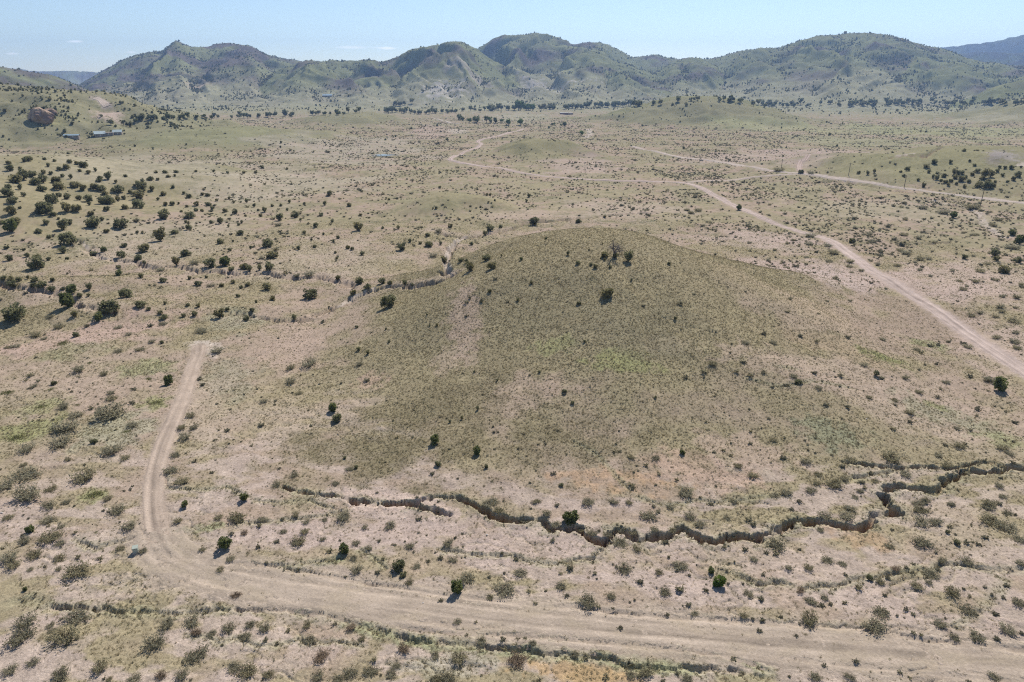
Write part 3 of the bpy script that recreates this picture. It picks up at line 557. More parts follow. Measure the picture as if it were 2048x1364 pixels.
def make_mesquite(seed, tall=.5, n=950, leaf=.047, nst=17):
    g = np.random.default_rng(seed); st = []; cen = []
    for i in range(nst):
        a = 6.283*(i+g.uniform(-.4, .4))/nst; L = g.uniform(.25, .48); up = g.uniform(.35, 1.0)*tall*(1.15-L)
        p0 = np.array((g.uniform(-.04, .04), g.uniform(-.04, .04), -.05)); p2 = np.array((L*math.cos(a), L*math.sin(a), up)); p1 = (p0+p2)/2+np.array((0, 0, .14*tall))
        st.append(tube([p0, p1, p2], [.014, .010, .004], 3))
        m = n//nst; t = g.uniform(.3, 1.05, (m, 1)); c = p0*(1-t)**2+2*p1*t*(1-t)+p2*t*t
        cen.append(c+g.normal(size=(m, 3))*np.array((.065, .065, .045)))
    c = np.vstack(cen); c[:, 2] = np.abs(c[:, 2])+.01; V, F = quads(c, leaf, g); return (V, F), join(st)
def make_low(seed):
    g = np.random.default_rng(seed); c = g.normal(size=(500, 3))*np.array((.21, .21, .05)); c[:, 2] = np.abs(c[:, 2])+.02; c += np.repeat(g.normal(size=(25, 3))*np.array((.14, .14, .0)), 20, 0)
    V, F = quads(c, .05, g); st = [tube([(0, 0, -.04), (.1*math.cos(a), .1*math.sin(a), .08), (.28*math.cos(a), .28*math.sin(a), .10)], [.012, .01, .004], 3) for a in np.linspace(0, 6, 9)]
    return (V, F), join(st)
def make_cottonwood(seed, tall=1.1, n=420, leaf=.11):
    g = np.random.default_rng(seed); lobes = [(g.normal()*.05, g.normal()*.05, tall*.6, .3, .3, tall*.3)]
    for i in range(10):
        a = g.uniform(0, 6.28); q = g.uniform(.12, .34); z = g.uniform(.35, .9)*tall; s = g.uniform(.12, .2); lobes.append((q*math.cos(a), q*math.sin(a), z, s, s, s))
    V, F = quads(crown_pts(n, lobes, g, .5, .1), leaf, g)
    tr = [tube([(0, 0, -.05), (.01, 0, .25*tall), (0, .02, .7*tall)], [.045, .035, .012])]
    for i in range(4):
        a = g.uniform(0, 6.28); tr.append(tube([(0, 0, .2*tall), (.2*math.cos(a), .2*math.sin(a), .55*tall)], [.025, .008], 4))
    return (V, F), join(tr)
def two(name, cr, tr, leafmats, parts):
    """mesh data of one plant variant: per leaf colour a crown, and the trunk; or both in one mesh"""
    d = {}
    for k in leafmats:
        if parts: d[k] = (mesh_np(name+'_crown', cr[0], cr[1], LM[k], smooth=False), mesh_np(name+'_trunk', tr[0], tr[1], M_BARK))
        else:
            V, F = join([cr, tr]); d[k] = mesh_np(name, V, F, mats=[LM[k], M_BARK], midx=[0]*len(cr[1])+[1]*len(tr[1]), smooth=False)
    return d
JUN = [make_juniper(100+i, t) for i, t in enumerate((.72, .8, .9, .66, .85, .75, 1.0, .7))]
MES = [make_mesquite(200+i, t) for i, t in enumerate((.42, .5, .36, .55, .45, .4, .5, .46))]
GRN = [make_juniper(300+i, t, 750, .10) for i, t in enumerate((.85, .95, .8))]
LOW = [make_low(400+i) for i in range(3)]
COT = [make_cottonwood(500+i, t) for i, t in enumerate((1.0, .85, 1.15, .75))]
DATA = {}
def variants(kind, lst, mats): DATA[kind] = [(two(kind, c, t, mats, True), two(kind, c, t, mats, False), np.ptp(c[0][:, 0])) for c, t in lst]
variants('juniper', JUN, ('dark', 'olive')); variants('small_juniper', JUN, ('dark', 'olive')); variants('mesquite_shrub', MES, ('grey', 'oliv2', 'brown')); variants('desert_shrub', MES, ('grey', 'oliv2'))
variants('leafy_shrub', GRN, ('green', 'lime')); variants('low_shrub', LOW, ('yel', 'oliv2')); variants('cottonwood_tree', COT, ('cott', 'cott2', 'dark'))

# ------------------------------------------------------------------ plants measured in the photograph: per crop (x0, y0), "x,y,width[kind]" in crop pixels (2.926 per photo pixel)
CROPS = [
('juniper', 0, 300, """170,68,60 145,72,35 60,125,60 55,85,40 190,160,60 140,180,75 90,195,100 205,205,80 255,195,70 330,195,65 250,245,75 350,235,85 120,235,35 50,230,50 55,275,90 80,318,85 140,275,40 305,315,90 350,275,40 395,290,50 465,295,55 522,305,70 525,325,35 285,340,40 270,378,120 315,390,50 395,370,70 450,365,75 70,382,80 118,345,25 535,388,50 345,408,25 405,438,50 275,440,45 600,415,30 555,455,100 625,485,45 715,462,110 625,320,100 650,310,60 628,358,50 692,302,38 725,290,30 735,348,50 820,342,90 815,290,80 615,265,50 690,255,90 600,245,60 560,235,70 490,240,50 440,222,70 635,175,55 590,170,40 580,190,45 680,195,25 518,142,42 495,105,65 455,88,40 412,78,40 392,115,55 352,122,38 300,145,30 258,140,32 120,112,25 262,60,25 322,70,25 285,100,28 468,128,20 415,170,28 370,160,30 560,128,20
880,180,50 912,138,28 968,138,42 1030,135,32 985,162,38 1025,155,20 925,178,25 835,195,30 805,200,20 890,242,48 835,250,80 815,220,45 790,215,25 765,255,35 735,158,22 960,268,42 1012,225,28 1078,258,20 1108,282,42 1215,272,38 1185,265,22 1145,130,20 1250,130,18 1333,138,18 1428,138,25 1498,138,22 1535,108,28 1680,115,20 1342,290,22 1370,312,18 1410,308,15 1445,310,22 1270,300,18 1218,328,42 1150,328,42 968,328,40 1010,325,40 925,295,22 1045,318,16 1095,335,20 1148,360,32 1185,362,28 1245,352,32 1320,365,38 1375,375,45 1060,365,20 962,408,90 1117,402,68 1022,492,55 940,535,92 1292,432,46 1238,432,30 1088,428,20 1110,468,50 1102,438,20 1337,452,16 1415,430,25 1397,442,20 1437,390,16 1405,500,52 1292,550,48 1365,538,18 1348,592,28 1467,578,26 1572,570,78 1598,635,80 1640,415,60 1725,398,58 1550,365,38 1525,392,22 1512,355,18 1488,335,26 1595,332,22 1645,330,25 1682,355,20 1695,312,26 1780,318,18 1902,325,30 1880,390,32 1758,412,16 1945,425,28 1630,445,50m 1850,455,40 1782,492,34 1892,498,24 1748,585,32 1842,572,30 1950,542,26 1980,520,22 1965,605,18 1972,638,18 1822,530,16 1930,270,40 2040,330,25 2035,580,30 800,420,45m 805,488,22 835,490,15
70,488,95g 95,440,80 15,435,35 410,562,120 375,470,80 230,490,60 290,520,38 40,580,38 140,590,25 220,640,52 212,700,110 160,628,40 60,650,55 285,648,40 370,605,55 395,642,28 555,625,65 610,598,45g 715,632,65 730,570,40 840,600,85 810,650,60 848,672,28 1088,622,80 1035,680,60 942,710,60m 697,695,35 695,738,48g 825,750,48 960,775,55 1140,670,70m 1230,690,90 1320,680,80g 1430,700,75 1460,715,50 1355,708,40 1580,710,65 1672,725,40m 1740,745,50m 1810,750,80m 1978,765,50 1520,705,35
20,765,45 65,765,50 115,770,45 205,775,45 165,755,25 75,815,70 200,815,55 252,818,65 305,840,65 370,822,40 420,845,70g 310,770,35 470,865,45 525,820,48 520,860,30 745,865,95 830,925,85 640,970,150 400,925,110g 440,980,60 583,1005,65g 105,1005,160 295,980,60m 150,840,35m 940,965,35 960,995,60 870,940,38 968,905,25 1100,915,35 1160,922,36 1142,975,45 1075,980,38 1112,760,30 1165,795,58 1210,750,20 1235,800,55m 1298,802,38 1365,782,40 1412,812,30 1448,800,40 1395,862,34 1562,822,75 1820,875,100 1595,882,45 1500,895,20 1285,985,75 1330,945,32 1478,945,38 1442,1000,50 1725,1005,35 1890,1010,35m"""),
('juniper', 680, 340, """55,215,32 120,270,22 110,358,75 250,345,26 340,348,30 408,425,28 360,472,68 520,452,58 470,435,28 590,438,20 515,390,40 575,365,50m 645,340,35 768,440,32 880,360,60 850,385,40 942,340,30 1135,325,80 1395,310,50 1550,280,20 1105,162,35 1092,188,18 860,152,20 880,150,20 907,182,15 868,192,14 823,220,16 545,228,12 562,228,18 335,172,16 285,178,18 585,108,26 1045,155,10 1205,405,20 860,530,72 885,582,66 760,595,70 705,540,40 740,545,30 1062,530,26g 945,508,14 605,545,55 545,510,70m 245,668,60 290,675,45 110,670,70 160,710,60 75,735,50 380,690,40 425,685,25 288,805,125 130,500,45 50,462,28 70,470,30
1335,500,26 1457,472,12 1395,555,40 1468,560,25 1495,578,40 1582,575,20 1552,515,64 1610,518,46 1687,540,72 1923,555,28 1535,435,10 1525,520,12 1548,530,15 1557,755,95 1395,792,38 1040,770,28 875,720,35 1120,668,20 910,640,35m 760,755,20 1705,650,15 1962,880,22 98,925,28 110,1060,42 163,1080,32 510,850,12 525,915,12 567,912,14 287,1010,16 268,935,14 1990,788,40m 1775,798,28m 1430,1010,20 740,778,35m 830,770,35m 738,858,25m"""),
('juniper', 1348, 280, """1697,68,32 1525,142,45 1618,138,28 1472,165,40 1728,128,18 1078,200,28 1132,205,28 1170,195,20 1325,190,18 1342,215,26 1362,182,38 1460,278,32 1490,195,28 1540,200,25 1588,255,35 1575,220,40 1640,205,40 1670,205,50 1680,245,55 1775,192,45 1815,225,60 1825,285,85 1775,280,50 1850,220,50 1880,250,20 1890,190,30 2008,220,50 1985,238,35 1975,172,35 2030,165,25 1935,170,30 1905,165,25 1757,155,25 1800,235,40 1645,230,40 1535,235,35 1605,270,25 1700,225,40 1725,250,34 1745,210,30 1790,262,40 1840,250,36 1870,275,30 1560,245,26 1620,250,30 1700,280,26 1650,262,24 1515,222,24 1430,240,20 1920,215,26 1950,250,24 1875,685,70 1885,710,55 2005,718,60 1925,780,80 1700,698,45 1040,605,50 740,198,45"""),
('desert_shrub', 1348, 280, """610,185,80 800,200,50 380,412,42g 95,432,40 140,418,50 75,415,40 492,370,30 1228,398,20 1450,405,65 1330,395,30 1365,400,28 1350,470,40 1635,458,55g 1580,435,75 1750,405,90 1860,505,60 1900,475,60 1980,560,60g 2020,610,60g 1915,588,40 1980,640,90 1835,730,50 1752,682,30 1718,650,25 1755,560,40 1165,600,60 1145,555,45 1340,560,60 1355,670,70 1320,650,50 1430,580,50 1525,605,40 1410,720,30 1490,700,40 1440,705,60 1305,740,55 1440,765,45 1500,800,35 1630,770,40 1670,830,40 1765,835,60 1690,880,55 1790,775,60 1715,860,30 2030,850,40 1885,825,45 1920,920,45 2005,930,55 1905,985,50 1995,985,40 1915,1010,50 1740,1035,60 1790,1018,45 1880,1040,40 1985,1070,80
930,670,70 900,625,50 800,570,60 790,615,50 775,690,35 905,715,50 1030,720,50 1025,745,50 1040,778,30 1095,770,40 1150,710,30 1190,735,40 700,590,30 390,575,20 155,590,22 440,605,35 590,648,35 558,740,32 465,755,18 280,718,12 115,905,30 35,960,35 635,905,20 680,935,40 665,1010,30 1030,945,35 520,960,15 845,1020,25 895,945,30"""),
('mesquite_shrub', 0, 640, """345,50,70 448,100,50j 510,40,40 695,50,60 880,38,45 955,30,55 755,90,50 890,135,50 948,138,22j 695,190,55 820,180,60 1180,75,80 1270,195,90 210,100,90 260,115,50 95,160,60 50,165,50 370,140,110y 480,160,80y 530,255,110y 880,350,90y 610,325,65 465,305,90 180,330,45 320,380,45j 300,410,60y 200,395,50 225,360,35 990,380,65g 1168,350,40 1185,382,40 785,410,40 650,435,55 655,470,80 45,430,90y 920,490,120y 245,515,120y 375,520,80 455,500,60y 535,520,40 645,580,190 445,570,100 775,490,45 1118,570,70 1065,640,65 1135,640,65 1085,700,90 1030,800,65 735,660,80y 775,625,80 380,655,170 365,735,150 100,700,150y 160,770,120 552,725,50j 660,785,130 735,815,70 400,825,55 140,855,50 165,925,170 505,940,160 555,1035,150y 170,1055,190 390,1075,60 290,1100,95 40,985,120 300,1000,90 635,1055,60 1000,895,90 1065,960,95 1330,650,45 1530,620,45 1700,375,80 1750,435,60 1815,270,110 1700,290,70 1545,485,55 1620,975,70 1725,915,60 1965,965,55 1085,1105,55g 1430,1065,70g 1970,600,75j 1950,540,70g 1505,405,25 1240,895,30 1140,830,35 1820,620,30"""),
('mesquite_shrub', 680, 680, """115,150,50 158,240,45 1315,312,40j 1360,380,30j 1167,195,25j 1110,208,25 555,612,65g 800,678,62g 575,740,46j 855,752,30j 540,785,40 1230,725,16 1148,765,18 1060,765,15 2005,675,36g 1700,695,50 1850,700,60 1790,735,32 1640,655,25 1250,785,40 1293,860,38j 1705,855,45 1868,790,32 1718,775,22 1847,850,25 1970,820,30 1600,960,65 1690,960,55 1450,965,90 1150,955,55 1270,970,35 2010,910,70 1835,975,30 1930,990,60 1860,1010,40 1805,1050,110 900,960,80 1360,1095,90g 1210,1030,70 1845,345,25j 805,410,20j 625,460,16 643,485,18j 712,465,18j 95,755,35j 55,765,50 30,695,20j 335,572,25 425,570,25 640,640,20 785,190,16j 920,240,16j 835,320,18 30,1040,70 295,1100,80 465,1050,45 2025,220,40"""),
('mesquite_shrub', 1348, 640, """1220,120,50 1018,105,42 835,128,35 580,140,50 415,140,60 740,95,40 525,85,45 225,270,65 405,250,35 365,305,35 525,310,35 445,330,45 175,310,45 700,340,55 725,380,60j 660,385,40 575,395,30 845,405,55 820,315,40 975,330,35 970,388,30 1110,270,55 1180,330,45j 1215,345,45 1355,345,55 1590,370,60 1730,335,45 1715,165,60 1690,140,45 1605,130,35 1500,155,40 1420,180,50 1445,195,40 1545,150,35 1885,110,60 2000,80,50 1990,135,80 2005,170,60 1845,365,90 1900,420,110g 1435,295,25 1535,260,30 1290,475,55 1295,500,30 1140,460,50 890,500,42 1015,512,38 1375,550,70 1380,600,40 1280,640,35 1655,640,50 1775,525,45 1735,645,30 1995,605,45 1560,405,30 1430,430,55 1545,455,35
1265,830,120 770,840,75 1040,830,65 840,910,60 580,710,60 640,810,45 375,865,65 460,925,75 235,775,30 290,765,30 335,795,30 445,725,35 45,790,40g 995,940,65 935,980,110 800,1010,80 655,1025,75 585,1035,60 345,1070,50 730,1065,40 75,1030,110 835,965,60 985,860,40 1110,840,30 1150,905,40 1175,950,55 1100,955,40 1060,1045,55 1090,1010,50 1115,985,35 1015,1110,65 1350,915,80 1590,865,80 1670,750,70 1700,735,40 1545,800,60 1585,735,40 1920,760,80 1960,790,60 1980,845,40 1840,1090,90 1900,980,60 1920,1040,60 1905,1080,40 1620,1085,55 1440,1080,60 1470,1060,60 1700,910,70"""),
('mesquite_shrub', 0, 984, """285,180,85 50,160,75 185,240,65g 295,290,150 150,300,90 360,210,50 355,310,70 690,125,110 760,220,100 560,240,55y 705,340,70 840,355,60 60,410,120 85,445,100 210,385,100 350,400,85 460,385,40 585,390,35 455,490,165 345,460,50 180,460,50 150,580,35g 265,440,25 1045,185,60 1280,160,60 1390,175,120 1535,175,65 1520,200,40 1730,145,55 1655,160,30 1900,170,50 1795,185,55 2010,165,90 1660,240,50 1430,250,55b 1355,250,40 1785,245,65 1320,345,110g 1350,405,65 1750,310,105 1620,295,40 1510,325,40 1890,285,50 1930,350,45b 2015,370,80g 1990,285,22 1290,465,60 1185,345,50 1385,615,65b 985,790,100 155,790,150 300,790,60 310,820,60 460,755,150 385,880,180 130,880,160 1125,780,115 1150,840,75b 1240,840,70 1340,815,100 1465,790,70 1440,860,85 1550,815,85 1555,870,45 1800,795,70 1815,880,85 910,915,140 1155,980,150 200,1010,80 65,1060,100 360,1090,120 590,1050,120 945,1090,75b 1070,1090,95 1375,1045,110 1455,1075,140 1570,1085,80 1880,985,115b 1865,1100,100 1980,1112,80 785,1112,100 2030,1085,50 640,1105,50 1685,820,35"""),
('mesquite_shrub', 680, 984, """145,215,50 95,310,60 230,290,30 170,340,55 80,395,60 410,330,65 320,310,20 635,315,75 675,270,25 590,390,45 660,410,65 340,465,100j 370,500,50j 450,445,60 405,540,65 100,475,85 220,475,40 685,605,100g 745,525,110 880,630,55 965,595,140 1055,490,95 1030,400,40 875,500,30 1105,585,30 1205,580,25 1295,565,80 1450,670,130 1585,625,75 1325,610,40 1425,690,25 1345,450,50 1665,470,100 1865,480,60 1755,530,50b 1900,600,85 1985,575,50 1990,450,100 1290,480,30 1490,480,35 1245,285,40 1475,265,80 1640,310,100 1735,345,65 1905,300,45 590,640,40 690,770,60 795,765,25 1130,895,55 955,865,45 960,920,40 560,970,75 695,1000,130 375,940,90b 830,900,80 65,810,70b 130,870,60 180,1070,105 65,1075,95 300,1080,90 330,1030,60 560,1110,80 630,1112,110 1035,1010,130b 1375,970,60 1440,975,50 1555,1090,50 1700,1090,80 1790,1080,100 2030,1110,80 1890,1110,40 1640,800,40 860,85,80 930,125,70 1080,190,75 1260,230,70 1330,205,80g 1420,255,75 1565,270,60 1640,225,70 1710,262,60 1840,250,60 1945,240,55"""),
('mesquite_shrub', 1348, 984, """90,160,85 150,200,80 310,160,55 435,165,50 465,195,50 215,75,40 690,105,38 1005,160,105 1035,110,65 880,165,100 855,230,55 595,330,120 415,340,45 540,360,40 595,365,50 465,405,60 670,455,55 785,455,75 895,410,85 985,430,65 1260,330,75 1140,520,55j 1205,540,65 1080,565,50 1295,465,60b 1360,445,35 1495,495,110 1545,460,40 1415,565,90 1490,540,55 1565,420,70 1710,430,90 1625,605,110 1445,195,110 1440,120,100 1530,190,90 1600,245,35j 1655,310,50j 1450,320,120 1820,270,45 1710,300,50 1780,310,40 1830,100,80 1850,190,140 1940,220,140 2020,290,90 1950,130,60 1410,75,60 1470,65,50 1625,80,45
255,560,95l 215,480,50g 435,610,75 510,630,50 35,575,50 185,580,45 880,630,60 865,665,40 1000,650,32 740,590,60b 800,655,80 785,780,140 1165,820,150 1210,720,120 1400,720,40 1360,690,40 1305,725,25 1555,790,90 1640,870,70 1770,865,100 1945,830,110 1715,710,110 2010,660,90 1880,715,45 1890,865,50 2035,830,40 120,720,55 405,740,65 460,745,30b 500,815,40 715,845,30 1065,995,45 825,1100,85 1025,1095,70 1870,1095,80 1400,830,40 350,980,50 2030,430,70 1925,620,35 1945,550,45"""),
]
KSUF = {'g': ('leafy_shrub', 'green'), 'l': ('leafy_shrub', 'lime'), 'y': ('low_shrub', 'yel'), 'b': ('mesquite_shrub', 'brown'), 'j': ('juniper', 'dark'), 'm': ('mesquite_shrub', 'grey')}
PL = []                                              # (kind, tint, photo x, photo y, photo width)
for base, x0, y0, txt in CROPS:
    for t in txt.split():
        a = t.split(','); s = a[2][-1]; w = float(a[2].rstrip('gybjml')); x, y = x0+float(a[0])/2.926, y0+float(a[1])/2.926; w /= 2.926
        k, tint = KSUF.get(s, (base, None))
        if k == 'juniper' and w < 8.0: k = 'small_juniper'  # ordinary junipers that appear small, split off by width alone, not by age
        if tint is None: tint = random.choice({'juniper': ['dark', 'dark', 'olive'], 'small_juniper': ['dark', 'olive'], 'mesquite_shrub': ['grey', 'grey', 'oliv2'], 'desert_shrub': ['grey', 'oliv2']}[k])
        PL.append([k, tint, x, y, w])
# cottonwoods and willows along the valley bottom
def row(pts, n, w0, w1, mats, jit=2.0):
    P = np.array(pts, float); c = np.r_[0, np.cumsum(np.hypot(*np.diff(P, axis=0).T))]; q = np.sort(RNG.uniform(0, c[-1], n))
    for v in q: PL.append(['cottonwood_tree', random.choice(mats), float(np.interp(v, c, P[:, 0])), float(np.interp(v, c, P[:, 1])+random.uniform(-jit, jit)), random.uniform(w0, w1)])
row([(270,240),(340,240),(420,238),(500,236),(580,233),(660,230),(720,226)], 62, 6, 11, ['cott', 'cott', 'dark'])
row([(765,226),(800,226),(850,227),(900,225),(950,224),(1000,221),(1060,219)], 50, 7, 12, ['cott', 'dark', 'cott'])
row([(1035,221),(1070,221)], 6, 13, 17, ['cott2'], 1); row([(1070,219),(1120,219),(1180,216),(1250,213),(1330,211)], 48, 7, 12, ['cott', 'cott', 'dark'])
row([(790,213),(825,209)], 6, 8, 11, ['dark']); row([(1330,205),(1420,203),(1500,205)], 14, 7, 11, ['dark', 'cott'])
row([(1500,212),(1580,213),(1660,212),(1760,210),(1860,209),(1960,208),(2048,207)], 90, 6, 11, ['cott', 'dark'], 3.5)
row([(915,241),(925,242)], 2, 9, 11, ['cott']); row([(935,245),(965,246),(1000,246),(1050,249)], 12, 8, 14, ['cott2', 'cott'], 1.5); row([(1070,250),(1110,251),(1135,252)], 6, 5, 9, ['cott', 'cott2'], 1)
PL += [['cottonwood_tree', 'cott2', 1041, 251, 14], ['cottonwood_tree', 'cott2', 1017, 250, 12], ['cottonwood_tree', 'cott2', 1163, 272, 10], ['cottonwood_tree', 'cott', 920, 240, 11]]

# ---- where each one stands, said by things one can find
_tr = np.array(ROADS[0][4], float); _sp = np.array(ROADS[1][4], float); _rd = np.array(ROADS[2][4][:18], float)[::-1]; _rd2 = np.array(ROADS[4][4], float)[::-1]
_gu = np.array(GULLIES[0][2]+GULLIES[1][2]+GULLIES[3][2]+[(1800,1010),(1880,975),(1950,944),(2060,936)], float)
def region(x, y, kind):
    if kind == 'cottonwood_tree':
        return 'in the near green row by the creek' if y > 236 and x > 850 else 'in the tree line below the knobbed mountain' if x < 560 else 'in the tree line below the knoll' if x < 760 else 'in the bottom below the wooded gully mountain' if x < 1030 else 'in the bottom by the brown house' if x < 1250 else 'in the belt behind the juniper-dotted hill' if x < 1600 else 'in the dark belt below the domed mountain'
    ys = np.interp(x, _tr[:, 0], _tr[:, 1]); yg = np.interp(x, _gu[:, 0], _gu[:, 1]); xs = np.interp(y, _sp[:, 1], _sp[:, 0])
    if x >= 310 and y > ys+22: return 'below the bladed track by its bend' if x < 500 else 'below the bladed track near its ditch' if x < 900 else 'beside the orange patch below the track' if x < 1300 else 'below the far end of the bladed track'
    if x >= 310 and y > ys-16: return 'at the edge of the bladed track'
    if y > 640 and x < xs-8: return 'below the lowest rill' if y > 1205 else 'just above the lowest rill' if y > 1110 else 'beside the ditch at the track bend' if y > 1010 else 'beside the middle of the spur track' if y > 850 else 'on the flat beside the bare pad'
    if 640 < y and x < 560 and y < 1000: return 'between spur track and grassy hill'
    if x >= 310 and y > yg+4: return 'between track bend and gully head' if x < 700 else 'on the flat below the deepest gully cut' if x < 1100 else 'on the flat below the gully bends' if x < 1420 else 'between the forked rill and the gully' if x < 1750 else 'on the flat below the upper gully'
    yr = np.interp(x, _rd[:, 0], _rd[:, 1])
    if x > 1370 and y < yr:
        y2 = np.interp(x, _rd2[:, 0], _rd2[:, 1])
        return 'on the slope above the straight road' if y < y2 else 'between the two graded roads' if x < 1750 else 'near the sandy wash across the road' if y < 520 else 'on the pink flat across the road'
    if x > 1340 and y > 620: return 'along the rim of the gully' if y > yg-75 else 'on the slope above the gully' if y > 830 else 'between the graded road and the hill' if x > 1640 else 'on the eastern foot of the grassy hill'
    if y > 447 and x > 700 and y > 560-(x-880)*.36: return 'on top of the grassy hill' if y < 600 else 'on the middle of the grassy hill' if y < 800 else 'low on the grassy hill' if y < 930 else 'along the head of the gully'
    if y > 600: return 'on the ground before the nearer wash' if x < 350 else 'on the saddle beside the grassy hill'
    if y > 545: return 'on the strip between two washes' if x < 330 else 'just before the long bushy wash'
    if y > 470: return 'beside the upper end of the wash' if x < 200 else 'along the long bushy wash' if x < 560 else 'above the bend of the sandy wash'
    if y > 430 and x < 700: return 'low on the juniper slope' if x < 300 else 'on the open slope beyond the wash'
    if x < 160: return 'in the thickest stand of the slope'
    if x < 300: return 'in the middle of the juniper slope'
    if x < 450: return 'at the thinning edge of the slope'
    if x < 720: return 'on the open scrub plain'
    return 'around the low grassy mound' if x < 1120 and y < 430 else 'beside the gully behind the hill'
NOUN = {'juniper': ('juniper', 'juniper'), 'small_juniper': ('young juniper', 'juniper'), 'mesquite_shrub': ('mesquite shrub', 'shrub'), 'desert_shrub': ('desert shrub', 'shrub'), 'leafy_shrub': ('leafy shrub', 'shrub'), 'low_shrub': ('low spreading shrub', 'shrub'), 'cottonwood_tree': ('cottonwood', 'tree')}
TINT = {'dark': 'dark', 'olive': 'olive', 'grey': 'grey-green', 'oliv2': 'olive', 'brown': 'brownish', 'green': 'green', 'lime': 'bright lime-green', 'yel': 'yellow-green', 'cott': 'green', 'cott2': 'bright green'}
ORD = 'first second third fourth fifth sixth seventh eighth ninth tenth eleventh twelfth thirteenth fourteenth fifteenth sixteenth seventeenth eighteenth nineteenth twentieth'.split()
ORD += ['twenty-'+w for w in ORD[:9]] + ['thirtieth'] + ['thirty-'+w for w in ORD[:9]]
PP = ground_at([p[2] for p in PL], [p[3] for p in PL]); SC = px_per_m(PP)
keep = [i for i in range(len(PL)) if PP[i, 1] < 5000]
_m = sorted((i for i in keep if PL[i][0] == 'mesquite_shrub'), key=lambda i: -PL[i][4]); REST = _m[300:]; _r = set(REST); keep = [i for i in keep if i not in _r]
buck = {}
for i in keep:
    k, t, x, y, w = PL[i]; sz = 'tiny' if w < 8 else 'small' if w < 15 else 'medium' if w < 26 else 'large'
    if k == 'cottonwood_tree': sz = 'slender' if w < 10 else 'broad'
    buck.setdefault((k, t, sz, region(x, y, k)), []).append(i)
LAB = {}
for (k, t, sz, rg), ids in buck.items():
    ids.sort(key=lambda i: PL[i][2])
    for n, i in enumerate(ids):
        tail = '' if len(ids) == 1 else ', %s from the left' % ORD[n] if n < len(ORD) else ', one of the last to the right'
        LAB[i] = '%s %s %s %s%s' % (sz, TINT[t], NOUN[k][0], rg, tail)
GRP = {'juniper': 'junipers scattered over the slopes and flats', 'small_juniper': 'small junipers scattered over the slopes', 'mesquite_shrub': 'mesquite shrubs on the near flats', 'desert_shrub': 'desert shrubs across the graded road', 'leafy_shrub': 'leafy green shrubs', 'low_shrub': 'low yellow-green shrubs', 'cottonwood_tree': 'cottonwoods along the valley bottom'}
for i in keep:
    k, t, x, y, w = PL[i]; vs = DATA[k]; parts, whole, vw = vs[random.randrange(len(vs))]
    p = PP[i]; wm = w/SC[i]*({'cottonwood_tree': 1.1, 'juniper': .86, 'leafy_shrub': .88}.get(k, 1.04)); s = wm/vw
    near = k not in ('small_juniper',) and w > 9 and k != 'cottonwood_tree'
    el = random.uniform(.95, 1.25) if k in ('mesquite_shrub', 'low_shrub', 'desert_shrub') else random.uniform(.92, 1.08)
    o = bpy.data.objects.new(k, None if near else whole[t]); link(o)
    hz = {'mesquite_shrub': .85, 'desert_shrub': 1.0, 'low_shrub': .8, 'juniper': .82 if w > 12 else .95}.get(k, 1.0)*random.uniform(.85, 1.1)
    back = .30*wm*(1 if k in ('juniper', 'leafy_shrub') else .55)         # the measured foot is the near edge of the crown
    d = math.hypot(p[0], p[1]); x_, y_ = p[0]*(1+back/d), p[1]*(1+back/d)
    o.location = (x_, y_, float(glook(GZ, np.array([x_]), np.array([y_]))[0])-.03*s); o.rotation_euler = (0, 0, random.uniform(0, 6.28)); o.scale = (s*el, s/el, s*hz)
    tag(o, LAB[i], NOUN[k][1], GRP[k])
    if near:
        o.empty_display_size = .2
        for nm, me in (('crown', parts[t][0]), ('trunk', parts[t][1])): c = bpy.data.objects.new(nm, me); link(c); c.parent = o
